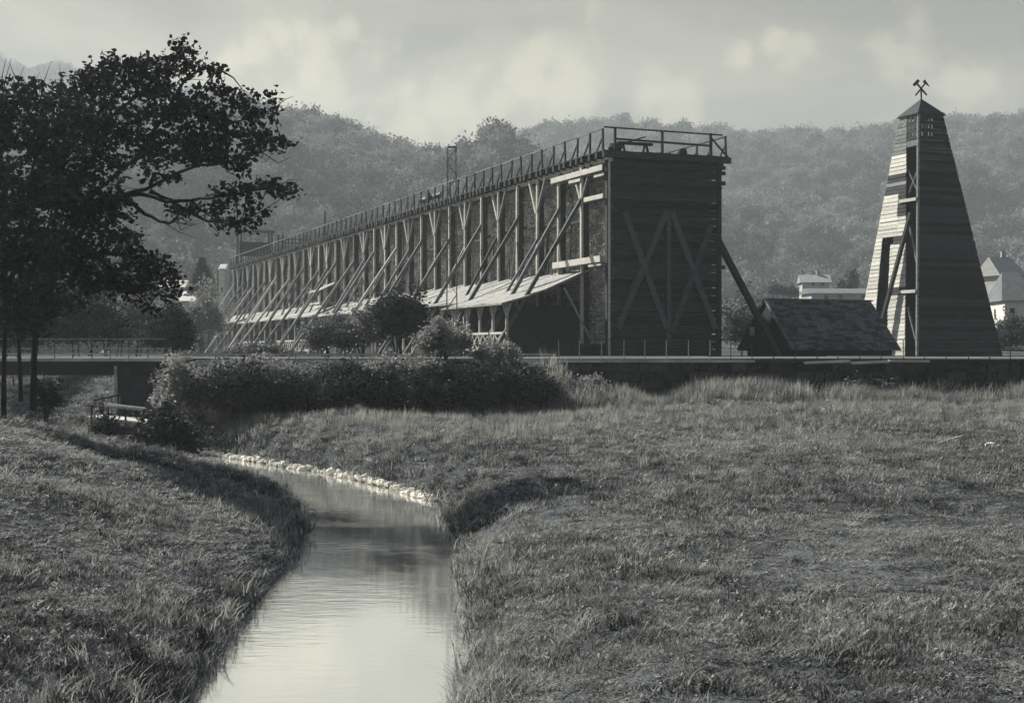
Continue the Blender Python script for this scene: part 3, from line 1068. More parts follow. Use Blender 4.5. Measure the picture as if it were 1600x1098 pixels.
SECT = [(2.7, 13.0, 5.12, 0.0), (13.03, 34.0, 3.9, 0.03), (34.6, 48.5, 3.6, 0.0), (48.6, 54, 2.9, -0.15), (54.1, 90.0, 3.25, 0.0), (90.1, 109.5, 3.1, 0.05)]
for s in SECT:
    pent('pent_roof', *s)
for (t0, t1, sm_, _) in SECT:
    t = t0 + 0.4
    e = sm_ - 0.45
    while t < t1:
        ze = float(np.interp(-e, [p[0] for p in PROF][::-1], [p[1] for p in PROF][::-1])) - 0.15
        beam('eave_post', T(t, -e, GZ0), T(t, -e, ze), 0.13, 0.13, m_wood_pale, gt, up=U)
        for s in (-1, 1):
            beam('brace', T(t, -e, ze - .75), T(t + s * .55, -e, ze - .05), 0.08, 0.08, m_wood_pale, gt)
        t += 2.1 if t < 30 else 2.8
    beam('eave_plate', T(t0 + .1, -e, ze + .02), T(t1 - .1, -e, ze + .02), 0.12, 0.12, m_wood_mid, gt)
    t = t0 + 0.5
    while t < t1 - 1:
        beam('rafter', T(t, 0.05, 4.35), T(t, -2.5, 3.26), 0.1, 0.12, m_wood_mid, gt)
        t += 2.1
# basin sides and white balustrades under the eaves
tbox('basin_side', 2.0, TL - 1, -2.75, -2.6, GZ0, 0.35, m_wood_dark)
tbox('basin_end', 0.1, 0.2, -3.9, 0.0, GZ0, 0.4, m_wood_dark)
tbox('inner_wall', 3.0, TL - 1, -0.5, -0.35, GZ0, 2.6, m_wood_dark)
for (t0, t1) in ((2.9, 5.4), (5.7, 8.6), (8.9, 11.6), (54.5, 62.5), (63, 70), (76, 88), (91, 96)):
    e = 4.75 if t0 < 20 else 3.0
    beam('balustrade_rail', T(t0, -e, 1.0), T(t1, -e, 1.0), 0.08, 0.13, m_plank_white, gt)
    beam('balustrade_rail', T(t0, -e, 0.08), T(t1, -e, 0.08), 0.08, 0.10, m_plank_white, gt)
    t = t0
    while t < t1 - .3:
        w = min(0.9, t1 - t)
        beam('balustrade_bar', T(t, -e, 0.1), T(t + w, -e, 0.98), 0.05, 0.08, m_plank_white, gt)
        beam('balustrade_bar', T(t + w, -e + .02, 0.1), T(t, -e + .02, 0.98), 0.05, 0.08, m_plank_white, gt)
        t += 0.92
# small hood over the stair doorway in the middle of the long face
hd = [T(57.2, -0.1, 6.35), T(57.2, -1.9, 5.5), T(61.6, -1.9, 5.5), T(61.6, -0.1, 6.35), T(57.2, -0.1, 6.25), T(57.2, -1.9, 5.4), T(61.6, -1.9, 5.4), T(61.6, -0.1, 6.25)]
mobj('stair_hood', hd, [(0, 1, 2, 3), (7, 6, 5, 4), (0, 4, 5, 1), (1, 5, 6, 2), (2, 6, 7, 3), (3, 7, 4, 0)], m_shingle, gt)
tbox('stair_landing', 57.4, 61.4, -1.8, -0.1, 4.3, 4.5, m_wood_pale)
tbox('stair_door', 58.2, 60.0, -0.32, -0.2, 4.5, 6.0, m_wood_dark)
for t in (57.4, 61.4):
    beam('hood_post', T(t, -1.75, 4.2), T(t, -1.75, 5.45), .1, .1, m_wood_pale, gt, up=U)
# framework at the far end of the deck
for v in (0.05, 0.5, 4.0, 4.35):
    beam('gantry_post', T(108, v, 10.6), T(108, v, 15.0), 0.24, 0.24, m_wood_dark, gt, up=U)
beam('gantry_beam', T(108, -0.2, 15.0), T(108, 4.7, 15.0), 0.3, 0.3, m_wood_dark, gt)
for k in range(5):
    beam('gantry_board', T(107.9, 0.3, 12.05 + k * .36), T(107.9, 4.2, 12.05 + k * .36), 0.06, 0.35, m_wood_black, gt)
for v in (0.3, 0.8, 3.3, 3.8):
    beam('gantry_post', T(85, v, 10.6), T(85, v, 12.75), 0.2, 0.2, m_wood_dark, gt, up=U)
for z in (12.3, 11.9):
    beam('gantry_beam', T(85, 0.6, z), T(85, 3.9, z), 0.12, 0.12, m_wood_dark, gt)
beam('mast', T(63.5, 0.2, 10.5), T(63.5, 0.2, 13.4), 0.12, 0.12, m_iron, gt, up=U)

# things standing on the deck
tr = root('trestle', T(0.6, 1.6, 10.63), 'low dark timber trestle on the near end of the tower deck', 'trestle')
for v in (1.0, 2.4):
    for s in (-1, 1):
        beam('leg', T(0.6 + .35 * s, v, 10.63), T(0.6 + .1 * s, v, 11.15), 0.1, 0.1, m_wood_dark, tr)
beam('top_beam', T(0.6, 0.7, 11.2), T(0.6, 2.8, 11.2), 0.3, 0.14, m_wood_dark, tr)
beam('lever', T(0.6, 1.3, 11.25), T(0.6, 2.4, 11.6), 0.07, 0.07, m_wood_dark, tr)
for i, (t, v, w, h, lab) in enumerate(((0.3, 0.45, 0.7, .45, 'dark box at the left end of the deck beside the railing post'), (0.5, 4.6, 0.5, .4, 'small dark keg on the deck right of the middle railing post'))):
    bo = root('keg', T(t, v, 10.635), lab, 'keg')
    a_, f_ = tube([T(t, v, 10.635), T(t, v, 10.635 + h * .5), T(t, v, 10.635 + h)], [w * .45, w * .55, w * .45], 10)
    mobj('barrel_body', a_, f_, m_wood_dark, bo, smooth=False)
    a_, f_ = tube([T(t, v, 10.635 + h * .42), T(t, v, 10.635 + h * .58)], [w * .57, w * .57], 10)
    mobj('hoop', a_, f_, m_iron, bo)
pv = root('valve_rig', T(31, 0.4, 10.64), 'dark pipe and valve rig on the deck above the middle of the long face', 'valve rig')
for t in (29.6, 33.0):
    beam('stand', T(t, 0.3, 10.63), T(t, 0.3, 11.35), 0.14, 0.14, m_iron, pv, up=U)
a_, f_ = tube([T(29, .3, 11.35), T(33.6, .3, 11.35)], [.17, .17], 9)
mobj('pipe', a_, f_, m_iron, pv)
a_, f_ = tube([T(31.3, .1, 11.35), T(31.3, -.05, 11.35)], [.42, .42], 12)
mobj('hand_wheel', a_, f_, m_iron, pv)

# ---------------------------------------------------------------- lattice mast
lm = root('lattice_mast', P(706, 560, 69), 'slender pale lattice mast standing before the long tower', 'mast')
mb = P(706, 552, 69)
mh = 10.1
for sx in (-1, 1):
    for sy in (-1, 1):
        beam('leg', mb + Vector((sx * .26, sy * .26, -.3)), mb + Vector((sx * .20, sy * .2, mh)), 0.035, 0.035, m_wood_mid, lm, up=(0, 1, 0))
for k in range(14):
    z0, z1 = k * mh / 14, (k + 1) * mh / 14
    s = 1 if k % 2 else -1
    for sy in (-1, 1):
        beam('lacing', mb + Vector((-s * .24, sy * .24, z0)), mb + Vector((s * .24, sy * .24, z1)), 0.022, 0.022, m_wood_mid, lm)
beam('cap_plate', mb + Vector((-.22, 0, mh)), mb + Vector((.22, 0, mh)), 0.44, 0.04, m_wood_mid, lm)

# ---------------------------------------------------------------- shed by the pit tower
sh = root('shed', (18, 81, GZ0), 'low shed with steep dark shingle roof between the two towers', 'shed')
R0 = Vector((14.75, 82.0, 3.0))
RL = 7.3
hw, drop = 3.0, 2.95
SL = (-U * hw + Vector((0, 0, -drop)))
SR = (U * hw + Vector((0, 0, -drop)))
nrow = 19
for k in range(nrow):
    a = k / nrow
    b = (k + 1) / nrow
    for j in range(15):
        x0, x1 = RL * j / 15, RL * (j + 1) / 15
        p0 = R0 + Vv * x0 + SL * ((a + b) / 2)
        p1 = R0 + Vv * (x1 - 0.015) + SL * ((a + b) / 2)
        nrm = Vv.cross(SL).normalized()
        if nrm.z < 0:
            nrm = -nrm
        lift = nrm * (0.04 + jit(.012))
        beam('shingle', p0 + lift, p1 + lift + Vector((0, 0, jit(.02))), SL.length / nrow * 1.06, 0.045, m_roof_dark, sh, up=nrm + SL.normalized() * -0.08)
bd = [R0, R0 + SL, R0 + SR, R0 + Vv * RL, R0 + Vv * RL + SL, R0 + Vv * RL + SR]
mobj('roof_boarding', bd, [(0, 1, 4, 3), (0, 3, 5, 2), (0, 2, 1), (3, 4, 5)], m_wood_dark, sh)
beam('ridge_cap', R0 + Vector((0, 0, .06)) - Vv * .1, R0 + Vv * (RL + .1) + Vector((0, 0, .04)), 0.22, 0.09, m_roof_dark, sh)
beam('verge_board', R0 - Vv * .06 + Vector((0, 0, .05)), R0 + SL - Vv * .06 + Vector((0, 0, .05)), 0.05, 0.18, m_wood_mid, sh)
beam('verge_board', R0 - Vv * .06 + Vector((0, 0, .05)), R0 + SR - Vv * .06 + Vector((0, 0, .05)), 0.05, 0.18, m_wood_dark, sh)
wb = [R0 + Vv * .3 + (-U) * 2.5, R0 + Vv * (RL - .3) + (-U) * 2.5, R0 + Vv * (RL - .3) + U * 2.5, R0 + Vv * .3 + U * 2.5]
ws = [Vector((p.x, p.y, GZ0 - .2)) for p in wb] + [Vector((p.x, p.y, 0.4)) for p in wb]
mobj('wall', ws, [(0, 1, 5, 4), (1, 2, 6, 5), (2, 3, 7, 6), (3, 0, 4, 7)], m_wood_dark, sh)
for s in (1.2, -0.2):
    q = R0 + U * s - Vv * .05
    beam('gable_window', Vector((q.x, q.y, 0.95)), Vector((q.x, q.y, 1.45)), 0.5, 0.06, m_plank_white, sh, up=U)

# ---------------------------------------------------------------- pit tower (tapering boarded headframe)
pt = root('pit_tower', (27.19, 92.28, GZ0), 'tall tapering boarded pit tower with crossed hammers on its cap', 'tower')
CB = Vector((27.19, 92.28, 0))
CT = CB + Vector((-0.37, 0.0, 0))
ZB, ZT = -0.5, 15.45
A_, B_ = 6.66, 1.87


def corner(z, su, sv):
    k = (z - ZB) / (ZT - ZB)
    c = CB.lerp(CT, k)
    h = (A_ * (1 - k) + B_ * k) / 2
    return c + U * (su * h) + Vv * (sv * h) + Vector((0, 0, z))


for su in (-1, 1):
    for sv in (-1, 1):
        ins = Vector((0, 0, 0)) if (su, sv) == (-1, -1) else (-U * su - Vv * sv) * 0.14
        beam('corner_post', corner(ZB, su, sv) + ins, corner(ZT, su, sv) + ins, 0.15, 0.15, m_wood_mid if (su, sv) == (-1, -1) else m_wood_dark, pt, up=U)
rows = 62
dz = (ZT - ZB) / rows


def zy(y):           # photo row -> height on the tower front
    return (HZ - y) / F * 90.0


def board(p0, p1, m, out):
    up_ = (Vector((0, 0, 1)) - out * 0.22)
    d = out * (0.05 + jit(.012))
    beam('board', p0 + d, p1 + d + Vector((0, 0, jit(.012))), 0.035, dz * 0.97, m, pt, up=up_)


for k in range(rows):
    z = ZB + (k + .5) * dz
    # front right face (normal -U), dark old boards
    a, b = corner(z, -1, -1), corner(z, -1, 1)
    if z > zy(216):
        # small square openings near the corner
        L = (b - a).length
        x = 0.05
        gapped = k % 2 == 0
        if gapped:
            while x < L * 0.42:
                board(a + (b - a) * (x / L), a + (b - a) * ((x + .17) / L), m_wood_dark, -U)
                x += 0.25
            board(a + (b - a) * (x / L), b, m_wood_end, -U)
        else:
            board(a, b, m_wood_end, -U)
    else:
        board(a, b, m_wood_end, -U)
    # left face (normal -V): partly renewed with pale boards, open slot beside the front corner
    a, b = corner(z, 1, -1), corner(z, -1, -1)
    L = (b - a).length
    fs_ = max(0.12, 1 - 1.15 / L)          # slot starts here
    q = lambda f: a + (b - a) * (f * fs_)
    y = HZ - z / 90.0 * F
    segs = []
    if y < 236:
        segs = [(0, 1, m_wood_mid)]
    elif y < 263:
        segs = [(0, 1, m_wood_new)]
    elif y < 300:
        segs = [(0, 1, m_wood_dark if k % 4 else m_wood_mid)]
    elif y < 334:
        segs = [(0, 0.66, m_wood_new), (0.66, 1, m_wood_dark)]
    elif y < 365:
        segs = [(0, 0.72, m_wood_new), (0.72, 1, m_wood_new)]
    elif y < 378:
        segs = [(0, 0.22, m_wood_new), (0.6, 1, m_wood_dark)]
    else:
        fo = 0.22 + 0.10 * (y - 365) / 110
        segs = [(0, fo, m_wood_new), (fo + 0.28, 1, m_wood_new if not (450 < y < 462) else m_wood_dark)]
    for f0, f1, m_ in segs:
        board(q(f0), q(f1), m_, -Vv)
    if z > zy(216):
        if k % 2:
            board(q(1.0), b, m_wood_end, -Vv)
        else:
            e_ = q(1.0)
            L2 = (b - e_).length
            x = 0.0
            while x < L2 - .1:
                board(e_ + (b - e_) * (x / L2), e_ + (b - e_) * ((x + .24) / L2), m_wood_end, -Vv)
                x += 0.36
    # back faces, left open under the cap
    if z < ZT - 2.9:
        board(corner(z, 1, -1), corner(z, 1, 1), m_wood_dark, U)
        board(corner(z, 1, 1), corner(z, -1, 1), m_wood_dark, Vv)
# dark inner lining behind the tall door opening
for z0, z1 in ((-0.4, 7.6),):
    pts_ = []
    for z in (z0, z1):
        a, b = corner(z, 1, -1), corner(z, -1, -1)
        pts_ += [a + (b - a) * .1 + Vv * .5, a + (b - a) * .62 + Vv * .5]
    mobj('inner_door', pts_, [(0, 1, 3, 2)], m_wood_dark, pt)
# black sheet added behind the open slot, its colour standing for the shade inside
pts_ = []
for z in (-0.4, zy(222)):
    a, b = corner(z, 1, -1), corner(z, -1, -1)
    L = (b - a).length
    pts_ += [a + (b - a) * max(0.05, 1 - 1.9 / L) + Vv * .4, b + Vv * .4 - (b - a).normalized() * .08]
mobj('slot_shade_sheet', pts_, [(0, 1, 3, 2)], m_wood_black, pt)
# framing inside and across the slot
for z in (zy(311), zy(456)):
    a, b = corner(z, 1, -1), corner(z, -1, -1)
    L = (b - a).length
    beam('slot_beam', a + (b - a) * (1 - 1.75 / L) - Vv * .12, b - Vv * .12, 0.12, 0.2, m_plank_white, pt)
for z0, z1 in ((zy(300), zy(262)), (zy(262), zy(300)), (zy(420), zy(340)), (zy(540), zy(480))):
    a0, b0 = corner(z0, 1, -1), corner(z0, -1, -1)
    a1, b1 = corner(z1, 1, -1), corner(z1, -1, -1)
    beam('slot_brace', b0 + (a0 - b0).normalized() * 0.1 + Vv * .1, b1 + (a1 - b1).normalized() * 1.1 + Vv * .1, 0.1, 0.1, m_wood_mid, pt)
for z in (2, 4.5, 7, 9.5, 12):
    beam('inner_tie', corner(z, 1, -1), corner(z, 1, 1), 0.18, 0.18, m_wood_dark, pt)
    beam('inner_tie', corner(z, -1, 1), corner(z, 1, 1), 0.18, 0.18, m_wood_dark, pt)
# strut leaning on the pale face
za, zb2 = zy(332), zy(508)
a, b = corner(za, 1, -1), corner(za, -1, -1)
p_top = a + (b - a) * 0.86 - Vv * 0.15
a, b = corner(zb2, 1, -1), corner(zb2, -1, -1)
p_bot = a + (b - a) * 0.50 - Vv * 0.55
beam('leaning_strut', p_top, p_bot + (p_bot - p_top) * .15, 0.22, 0.22, m_wood_dark, pt, up=Vv)
# pyramid cap
h2 = B_ / 2 + 0.15
apex = CT + Vector((0, 0, 16.55))
base_ = [CT + U * (su * h2) + Vv * (sv * h2) + Vector((0, 0, ZT - .02)) for su, sv in ((-1, -1), (-1, 1), (1, 1), (1, -1))]
low_ = [p - Vector((0, 0, 0.09)) for p in base_]
mobj('cap_roof', base_ + [apex] + low_, [(0, 1, 4), (1, 2, 4), (2, 3, 4), (3, 0, 4), (0, 5, 6, 1), (1, 6, 7, 2), (2, 7, 8, 3), (3, 8, 5, 0)], m_wood_dark, pt)
# emblem: crossed hammer and pick on a staff
eb = apex + Vector((0, 0, -.1))
beam('staff', eb, eb + Vector((0, 0, 0.72)), 0.09, 0.09, m_iron, pt, up=(0, 1, 0))
ec = eb + Vector((0, -.02, 0.72))
H1a, H1b = ec + Vector((.36, 0, -.40)), ec + Vector((-.33, 0, .42))
H2a, H2b = ec + Vector((-.36, .08, -.40)), ec + Vector((.30, .08, .42))
beam('hammer_handle', H1a, H1b, 0.09, 0.10, m_iron, pt)
beam('hammer_handle', H2a, H2b, 0.09, 0.10, m_iron, pt)
d1 = Vector((.707, 0, .74)).normalized()
beam('hammer_head', H1b - d1 * .24, H1b + d1 * .22, 0.14, 0.20, m_iron, pt)
d2 = Vector((.75, 0, -.66)).normalized()
hv = [H2b - d2 * .20 + Vector((-.04, -.06, -.06)), H2b - d2 * .20 + Vector((.1, -.06, .1)), H2b + d2 * .34 + Vector((0, -.06, -.02)),
      H2b - d2 * .20 + Vector((-.04, .06, -.06)), H2b - d2 * .20 + Vector((.1, .06, .1)), H2b + d2 * .34 + Vector((0, .06, -.02))]
mobj('pick_head', hv, [(0, 1, 2), (5, 4, 3), (0, 3, 4, 1), (1, 4, 5, 2), (2, 5, 3, 0)], m_iron, pt)


# ---------------------------------------------------------------- houses
def house(label, c, w, d, wall_h, roof_h, rot, base_drop=3.0, windows=((0, .3), (0, .7)), hip=0.0, mw=None, mr=None, wz=0.45, ws=(0.5, 0.8), chimney=True):
    M = Matrix.Translation(c) @ Matrix.Rotation(rot, 4, 'Z')
    r = root('house', c, label, 'house', 'houses behind the towers')
    mw = mw or m_plaster
    mr = mr or m_tile
    X, Yd = w / 2, d / 2
    o_ = min(0.35, w * 0.12)
    wv_ = [M @ Vector((sx * X, sy * Yd, z)) for z in (-base_drop, wall_h) for sx, sy in ((-1, -1), (1, -1), (1, 1), (-1, 1))]
    mobj('wall', wv_, [(0, 1, 5, 4), (1, 2, 6, 5), (2, 3, 7, 6), (3, 0, 4, 7), (4, 5, 6, 7)], mw, r)
    rr = [(-X - o_, -Yd - o_, wall_h - .12), (X + o_, -Yd - o_, wall_h - .12), (X + o_, Yd + o_, wall_h - .12), (-X - o_, Yd + o_, wall_h - .12),
          (-X - o_ + hip, 0, wall_h + roof_h), (X + o_ - hip, 0, wall_h + roof_h)]
    rf_ = mobj('roof', [M @ Vector(p) for p in rr], [(0, 1, 5, 4), (2, 3, 4, 5), (1, 2, 5), (3, 0, 4), (3, 2, 1, 0)], mr, r)
    if chimney:
        cp = M @ Vector((X * .3, 0, wall_h + roof_h - .4))
        beam('chimney', cp, cp + Vector((0, 0, 1.1)), 0.5, 0.5, mr, r, up=(0, 1, 0))
    for side, f in windows:
        zc_ = wall_h * wz
        if side == 0:
            p = Vector((-X + f * w, -Yd - .03, zc_))
            ax = Vector((1, 0, 0))
            nrm = Vector((0, -1, 0))
        else:
            p = Vector((-X - .03, -Yd + f * d, zc_))
            ax = Vector((0, 1, 0))
            nrm = Vector((-1, 0, 0))
        a_ = M @ (p - Vector((0, 0, ws[1] / 2)))
        b_ = M @ (p + Vector((0, 0, ws[1] / 2)))
        wn_ = beam('window', a_, b_, 0.04, ws[0], m_glass, r, up=M.to_3x3() @ ax)
        beam('sill', M @ (p + ax * (ws[0] / 2 + .1) - Vector((0, 0, ws[1] / 2 + .06)) + nrm * .04), M @ (p - ax * (ws[0] / 2 + .1) - Vector((0, 0, ws[1] / 2 + .06)) + nrm * .04), 0.1, 0.1, m_coping, wn_)
    return r


c = P(1578, 505, 128)
house('white house with dark hipped roof at the right edge', (c.x, c.y, c.z), 2.6 * 1.0, 7.0, 2.05, 2.6, -0.10, windows=((0, .25), (0, .72), (1, .5)), hip=0.9, ws=(0.42, 0.72), chimney=False, mw=mat('plaster_white', .5, .68, .8))
c = P(1562, 447, 175)
house('pale gabled house higher up behind the pit tower', (c.x, c.y, c.z), 3.4, 4.6, 1.3, 2.3, math.radians(20), windows=((0, .2), (0, .5), (0, .8)), hip=0.4, mr=mat('roof_tile_pale', .22, .34, 2), wz=.55, ws=(.3, .45))
c = P(1305, 470, 205)
house('long low pale building behind the shed ridge', (c.x, c.y, c.z), 8.5, 5, 1.1, 0.7, 0.08, windows=((0, .25), (0, .5), (0, .9)), mr=mat('roof_tile_grey', .12, .2, 2), ws=(.6, .6), chimney=False)
c = P(1272, 448, 225)
house('small pale house with shallow roof farther behind the shed', (c.x, c.y, c.z), 4.2, 5, 0.7, 1.2, -0.1, windows=((0, .4), (0, .75)), mr=mat('roof_tile_light', .2, .3, 2), ws=(.5, .5))
c = P(308, 484, 190)
house('pale barn with light roof under the spruce', (c.x, c.y, c.z), 3.6, 6, 1.2, 1.3, 0.1, windows=((0, .5),), mr=mat('roof_tile_white', .5, .7, 2), ws=(.5, .5), chimney=False)
c = P(350, 480, 196)
house('narrow white building behind the far end of the long tower', (c.x, c.y, c.z), 0.8, 3, 5.3, 0.7, 0.0, windows=((0, .5),), mr=mat('roof_tile_white2', .5, .65, 2), ws=(.25, .6), chimney=False)
c = P(272, 470, 205)
house('pale house partly hidden behind the tree branch', (c.x, c.y, c.z), 3.6, 4, 2.0, 1.0, 0.0, windows=((0, .7),), mr=mat('roof_tile_soft', .45, .6, 2), ws=(.5, .6), chimney=False)


# ---------------------------------------------------------------- shrubs and trees
def clump_points(c, rad, n, nclump, sig, seed, flat=0.0):
    r = np.random.default_rng(seed)
    d = r.normal(size=(nclump, 3))
    d /= np.linalg.norm(d, axis=1, keepdims=True)
    d[:, 2] = np.where(d[:, 2] < -flat, -d[:, 2] * 0.5, d[:, 2])
    rr = r.uniform(0.35, 1.0, (nclump, 1)) ** 0.6
    bulge = 1 + 0.16 * np.sin(d[:, :1] * 5 + seed) + 0.12 * np.sin(d[:, 2:] * 7 + seed * 2)
    cl = d * rr * bulge * np.array(rad)
    w = r.integers(0, nclump, n)
    pts = cl[w] + r.normal(size=(n, 3)) * sig * np.mean(rad)
    return pts + np.array(c)


def shrub(name, label, px0, px1, py0, py1, Y, m, leaf, n, seed, cat='shrub', depth=None, nclump=70, sig=0.16, stems=4, group=None):
    """leafy shrub filling the given part of the view at distance Y"""
    top, bot = P((px0 + px1) / 2, py0, Y), P((px0 + px1) / 2, py1, Y)
    rx = (px1 - px0) / 2 / F * Y
    hgt = top.z - bot.z
    ry = depth or rx * 0.9
    gz = float(height(np.array([bot.x]), np.array([Y]))[0])
    if Y < 66 and 0 < bot.z - gz < 1.8:          # foliage down to the ground
        bot.z = gz
        hgt = top.z - bot.z
    base = Vector((bot.x, Y, min(gz, bot.z + .3)))
    r_ = root(name, base, label, cat, group)
    c = (bot.x, Y, bot.z + hgt * 0.5)
    pts = clump_points(c, (rx * .9, ry * .9, hgt * 0.5), n, nclump, sig, seed)
    pts = pts[pts[:, 2] > min(gz, bot.z) - 0.05]
    rs = np.random.default_rng(seed + 900)
    for _ in range(16 if (py1 - py0) > 50 else 0):
        a = rs.uniform(0, 6.28)
        el = rs.uniform(0.25, 1.4)
        dr_ = np.array([math.cos(a) * math.cos(el) * rx, math.sin(a) * math.cos(el) * ry, math.sin(el) * hgt * .5])
        s_ = rs.uniform(0.75, rs.uniform(1.08, 1.38), 26)[:, None]
        pts = np.concatenate([pts, np.array(c) + dr_ * s_ + np.array([0, 0, .12]) * (s_ - .8) * hgt + rs.normal(size=(26, 3)) * leaf * .45])
    v, f = leaves(pts, leaf, seed + 1)
    mobj('foliage', v, f, m, r_)
    ch = []
    rr = random.Random(seed)
    for k in range(stems):
        e = Vector((c[0] + rr.uniform(-.6, .6) * rx, Y + rr.uniform(-.5, .5) * ry, bot.z + hgt * rr.uniform(.5, .8)))
        s = base + Vector((rr.uniform(-.2, .2) * rx, rr.uniform(-.2, .2), -0.1))
        mid = s.lerp(e, .5) + Vector((rr.uniform(-.1, .1), 0, .1))
        ch.append(tube([s, mid, e], [.05, .035, .012], 5))
    v, f = tube_join(ch)
    mobj('stem', v, f, m_bark, r_)
    return r_


# hedge on the embankment, one shrub after another
shrub('shrub', 'pale leafy shrub beside the bridge abutment', 238, 318, 570, 662, 57.0, m_leaf_pale, .16, 7000, 1, depth=1.3)
shrub('shrub', 'dark dense shrub right of the pale one on the embankment', 282, 480, 576, 672, 56.4, m_leaf_mid, .15, 15000, 2, depth=1.7, nclump=120, sig=.13)
shrub('shrub', 'dark dense shrub in the middle of the embankment', 440, 660, 576, 666, 56.6, m_leaf_mid, .15, 16000, 3, depth=1.7, nclump=130, sig=.13)
shrub('shrub', 'dark dense shrub under the round bushy tree', 620, 770, 576, 660, 56.8, m_leaf_mid, .15, 12000, 4, depth=1.7, nclump=100, sig=.13)
shrub('shrub', 'dark shrub at the right end of the embankment hedge', 730, 880, 578, 655, 57.2, m_leaf_mid, .15, 12000, 5, depth=1.6, nclump=100, sig=.13)
shrub('shrub', 'low pale weeds on the slope at the end of the stone wall', 872, 958, 588, 634, 58.4, m_leaf_pale, .12, 3600, 6, depth=1.0)
shrub('shrub', 'bright weeds along the road verge above the hedge', 300, 520, 564, 596, 58.4, m_leaf_pale, .13, 6500, 7, depth=.8, nclump=120)
shrub('shrub', 'bright weeds on the verge below the pale bush', 520, 760, 566, 598, 58.4, m_leaf_pale, .13, 6500, 8, depth=.8, nclump=120)
shrub('shrub', 'pale feathery bush before the near pent roof', 645, 738, 504, 580, 59.6, m_leaf_pale, .13, 8500, 9, depth=1.1)
shrub('shrub', 'pale low bush left of the near balustrade posts', 736, 812, 535, 580, 59.6, m_leaf_pale, .12, 3500, 10, depth=.9)
shrub('bushy_tree', 'dark round bushy tree before the middle of the long tower', 578, 674, 456, 572, 70, m_leaf_mid, .16, 15000, 11, cat='tree', nclump=110, sig=.14)
shrub('shrub', 'pale shrub touching the left of the round dark tree', 540, 600, 478, 580, 71.5, m_leaf_pale, .16, 5000, 12)
shrub('shrub', 'grey loose shrub below the slanting props', 470, 560, 492, 580, 72, m_leaf_grey, .15, 6000, 13)
shrub('shrub', 'dark round shrub behind the bridge railing', 222, 312, 484, 584, 74, m_leaf_mid, .16, 12000, 14, nclump=100)
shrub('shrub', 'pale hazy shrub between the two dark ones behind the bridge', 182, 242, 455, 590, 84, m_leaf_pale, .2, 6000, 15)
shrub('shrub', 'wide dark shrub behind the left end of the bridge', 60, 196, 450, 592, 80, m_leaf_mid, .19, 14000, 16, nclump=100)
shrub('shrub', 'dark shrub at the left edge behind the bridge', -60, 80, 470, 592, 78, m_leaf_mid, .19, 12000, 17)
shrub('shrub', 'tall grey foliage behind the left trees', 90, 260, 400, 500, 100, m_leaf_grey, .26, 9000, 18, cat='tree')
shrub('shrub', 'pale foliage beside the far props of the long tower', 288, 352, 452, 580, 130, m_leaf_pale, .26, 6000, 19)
shrub('shrub', 'low weeds at the feet of the far props', 340, 470, 541, 565, 76, m_leaf_grey, .13, 5000, 20, depth=1.0)
shrub('shrub', 'leafy dark bush on the left bank by the footbridge', 198, 326, 640, 722, 47.5, m_leaf_mid, .17, 6500, 21, depth=1.3, nclump=80, sig=.15)
shrub('shrub', 'small dark shrub left of the footbridge', 138, 190, 634, 664, 51, m_leaf_mid, .12, 2500, 22)
shrub('shrub', 'small dark sapling between the tree trunks', 54, 92, 590, 640, 46, m_leaf_mid, .12, 1800, 23)
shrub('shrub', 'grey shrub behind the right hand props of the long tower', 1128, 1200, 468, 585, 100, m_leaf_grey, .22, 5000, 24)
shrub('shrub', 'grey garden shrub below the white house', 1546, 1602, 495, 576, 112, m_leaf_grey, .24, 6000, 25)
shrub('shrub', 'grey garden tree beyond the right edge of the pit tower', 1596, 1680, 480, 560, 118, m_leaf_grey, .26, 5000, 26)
shrub('shrub', 'weeds growing from the foot of the stone wall', 1280, 1440, 596, 640, 59.2, m_leaf_grey, .13, 4500, 27, depth=.7)
shrub('shrub', 'dark weeds at the foot of the stone wall on the right', 1440, 1620, 606, 645, 59.0, m_leaf_mid, .13, 4500, 28, depth=.7)
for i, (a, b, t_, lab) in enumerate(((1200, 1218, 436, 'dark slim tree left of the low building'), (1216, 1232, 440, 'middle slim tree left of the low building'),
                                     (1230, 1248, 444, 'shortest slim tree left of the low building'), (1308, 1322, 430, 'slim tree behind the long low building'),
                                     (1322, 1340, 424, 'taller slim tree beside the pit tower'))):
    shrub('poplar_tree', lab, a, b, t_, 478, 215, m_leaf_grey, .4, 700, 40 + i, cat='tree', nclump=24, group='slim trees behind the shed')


def spruce(label, px, py0, py1, w, Y, seed):
    b, t = P(px, py1, Y), P(px, py0, Y)
    H = t.z - b.z
    R = w / 2 / F * Y
    r_ = root('spruce_tree', b, label, 'tree')
    rr = np.random.default_rng(seed)
    pts = []
    for k in range(15):
        z = H * (0.03 + 0.93 * k / 15)
        rad = R * (1 - z / H) ** 0.85
        nb_ = 13
        for j in range(nb_):
            a = rr.uniform(0, 6.28)
            L = rad * rr.uniform(.75, 1.15)
            s = rr.uniform(0.15, 1, 46)
            p = np.stack([np.cos(a) * L * s, np.sin(a) * L * s, z + H * .03 - 0.25 * L * s + .15 * L * s * s], -1) + rr.normal(size=(46, 3)) * 0.07 * (0.4 + rad * .35)
            pts.append(p)
    pts = np.concatenate(pts) + np.array(b)
    v, f = leaves(pts, .26, seed, droop=.4, aspect=.4)
    mobj('crown', v, f, m_leaf_dark, r_)
    v, f = tube([b - Vector((0, 0, 6)), b, t], [.25, .2, .03], 6)
    mobj('trunk', v, f, m_bark, r_)


spruce('dark conical spruce beyond the far end of the long tower', 316, 400, 462, 52, 165, 5)


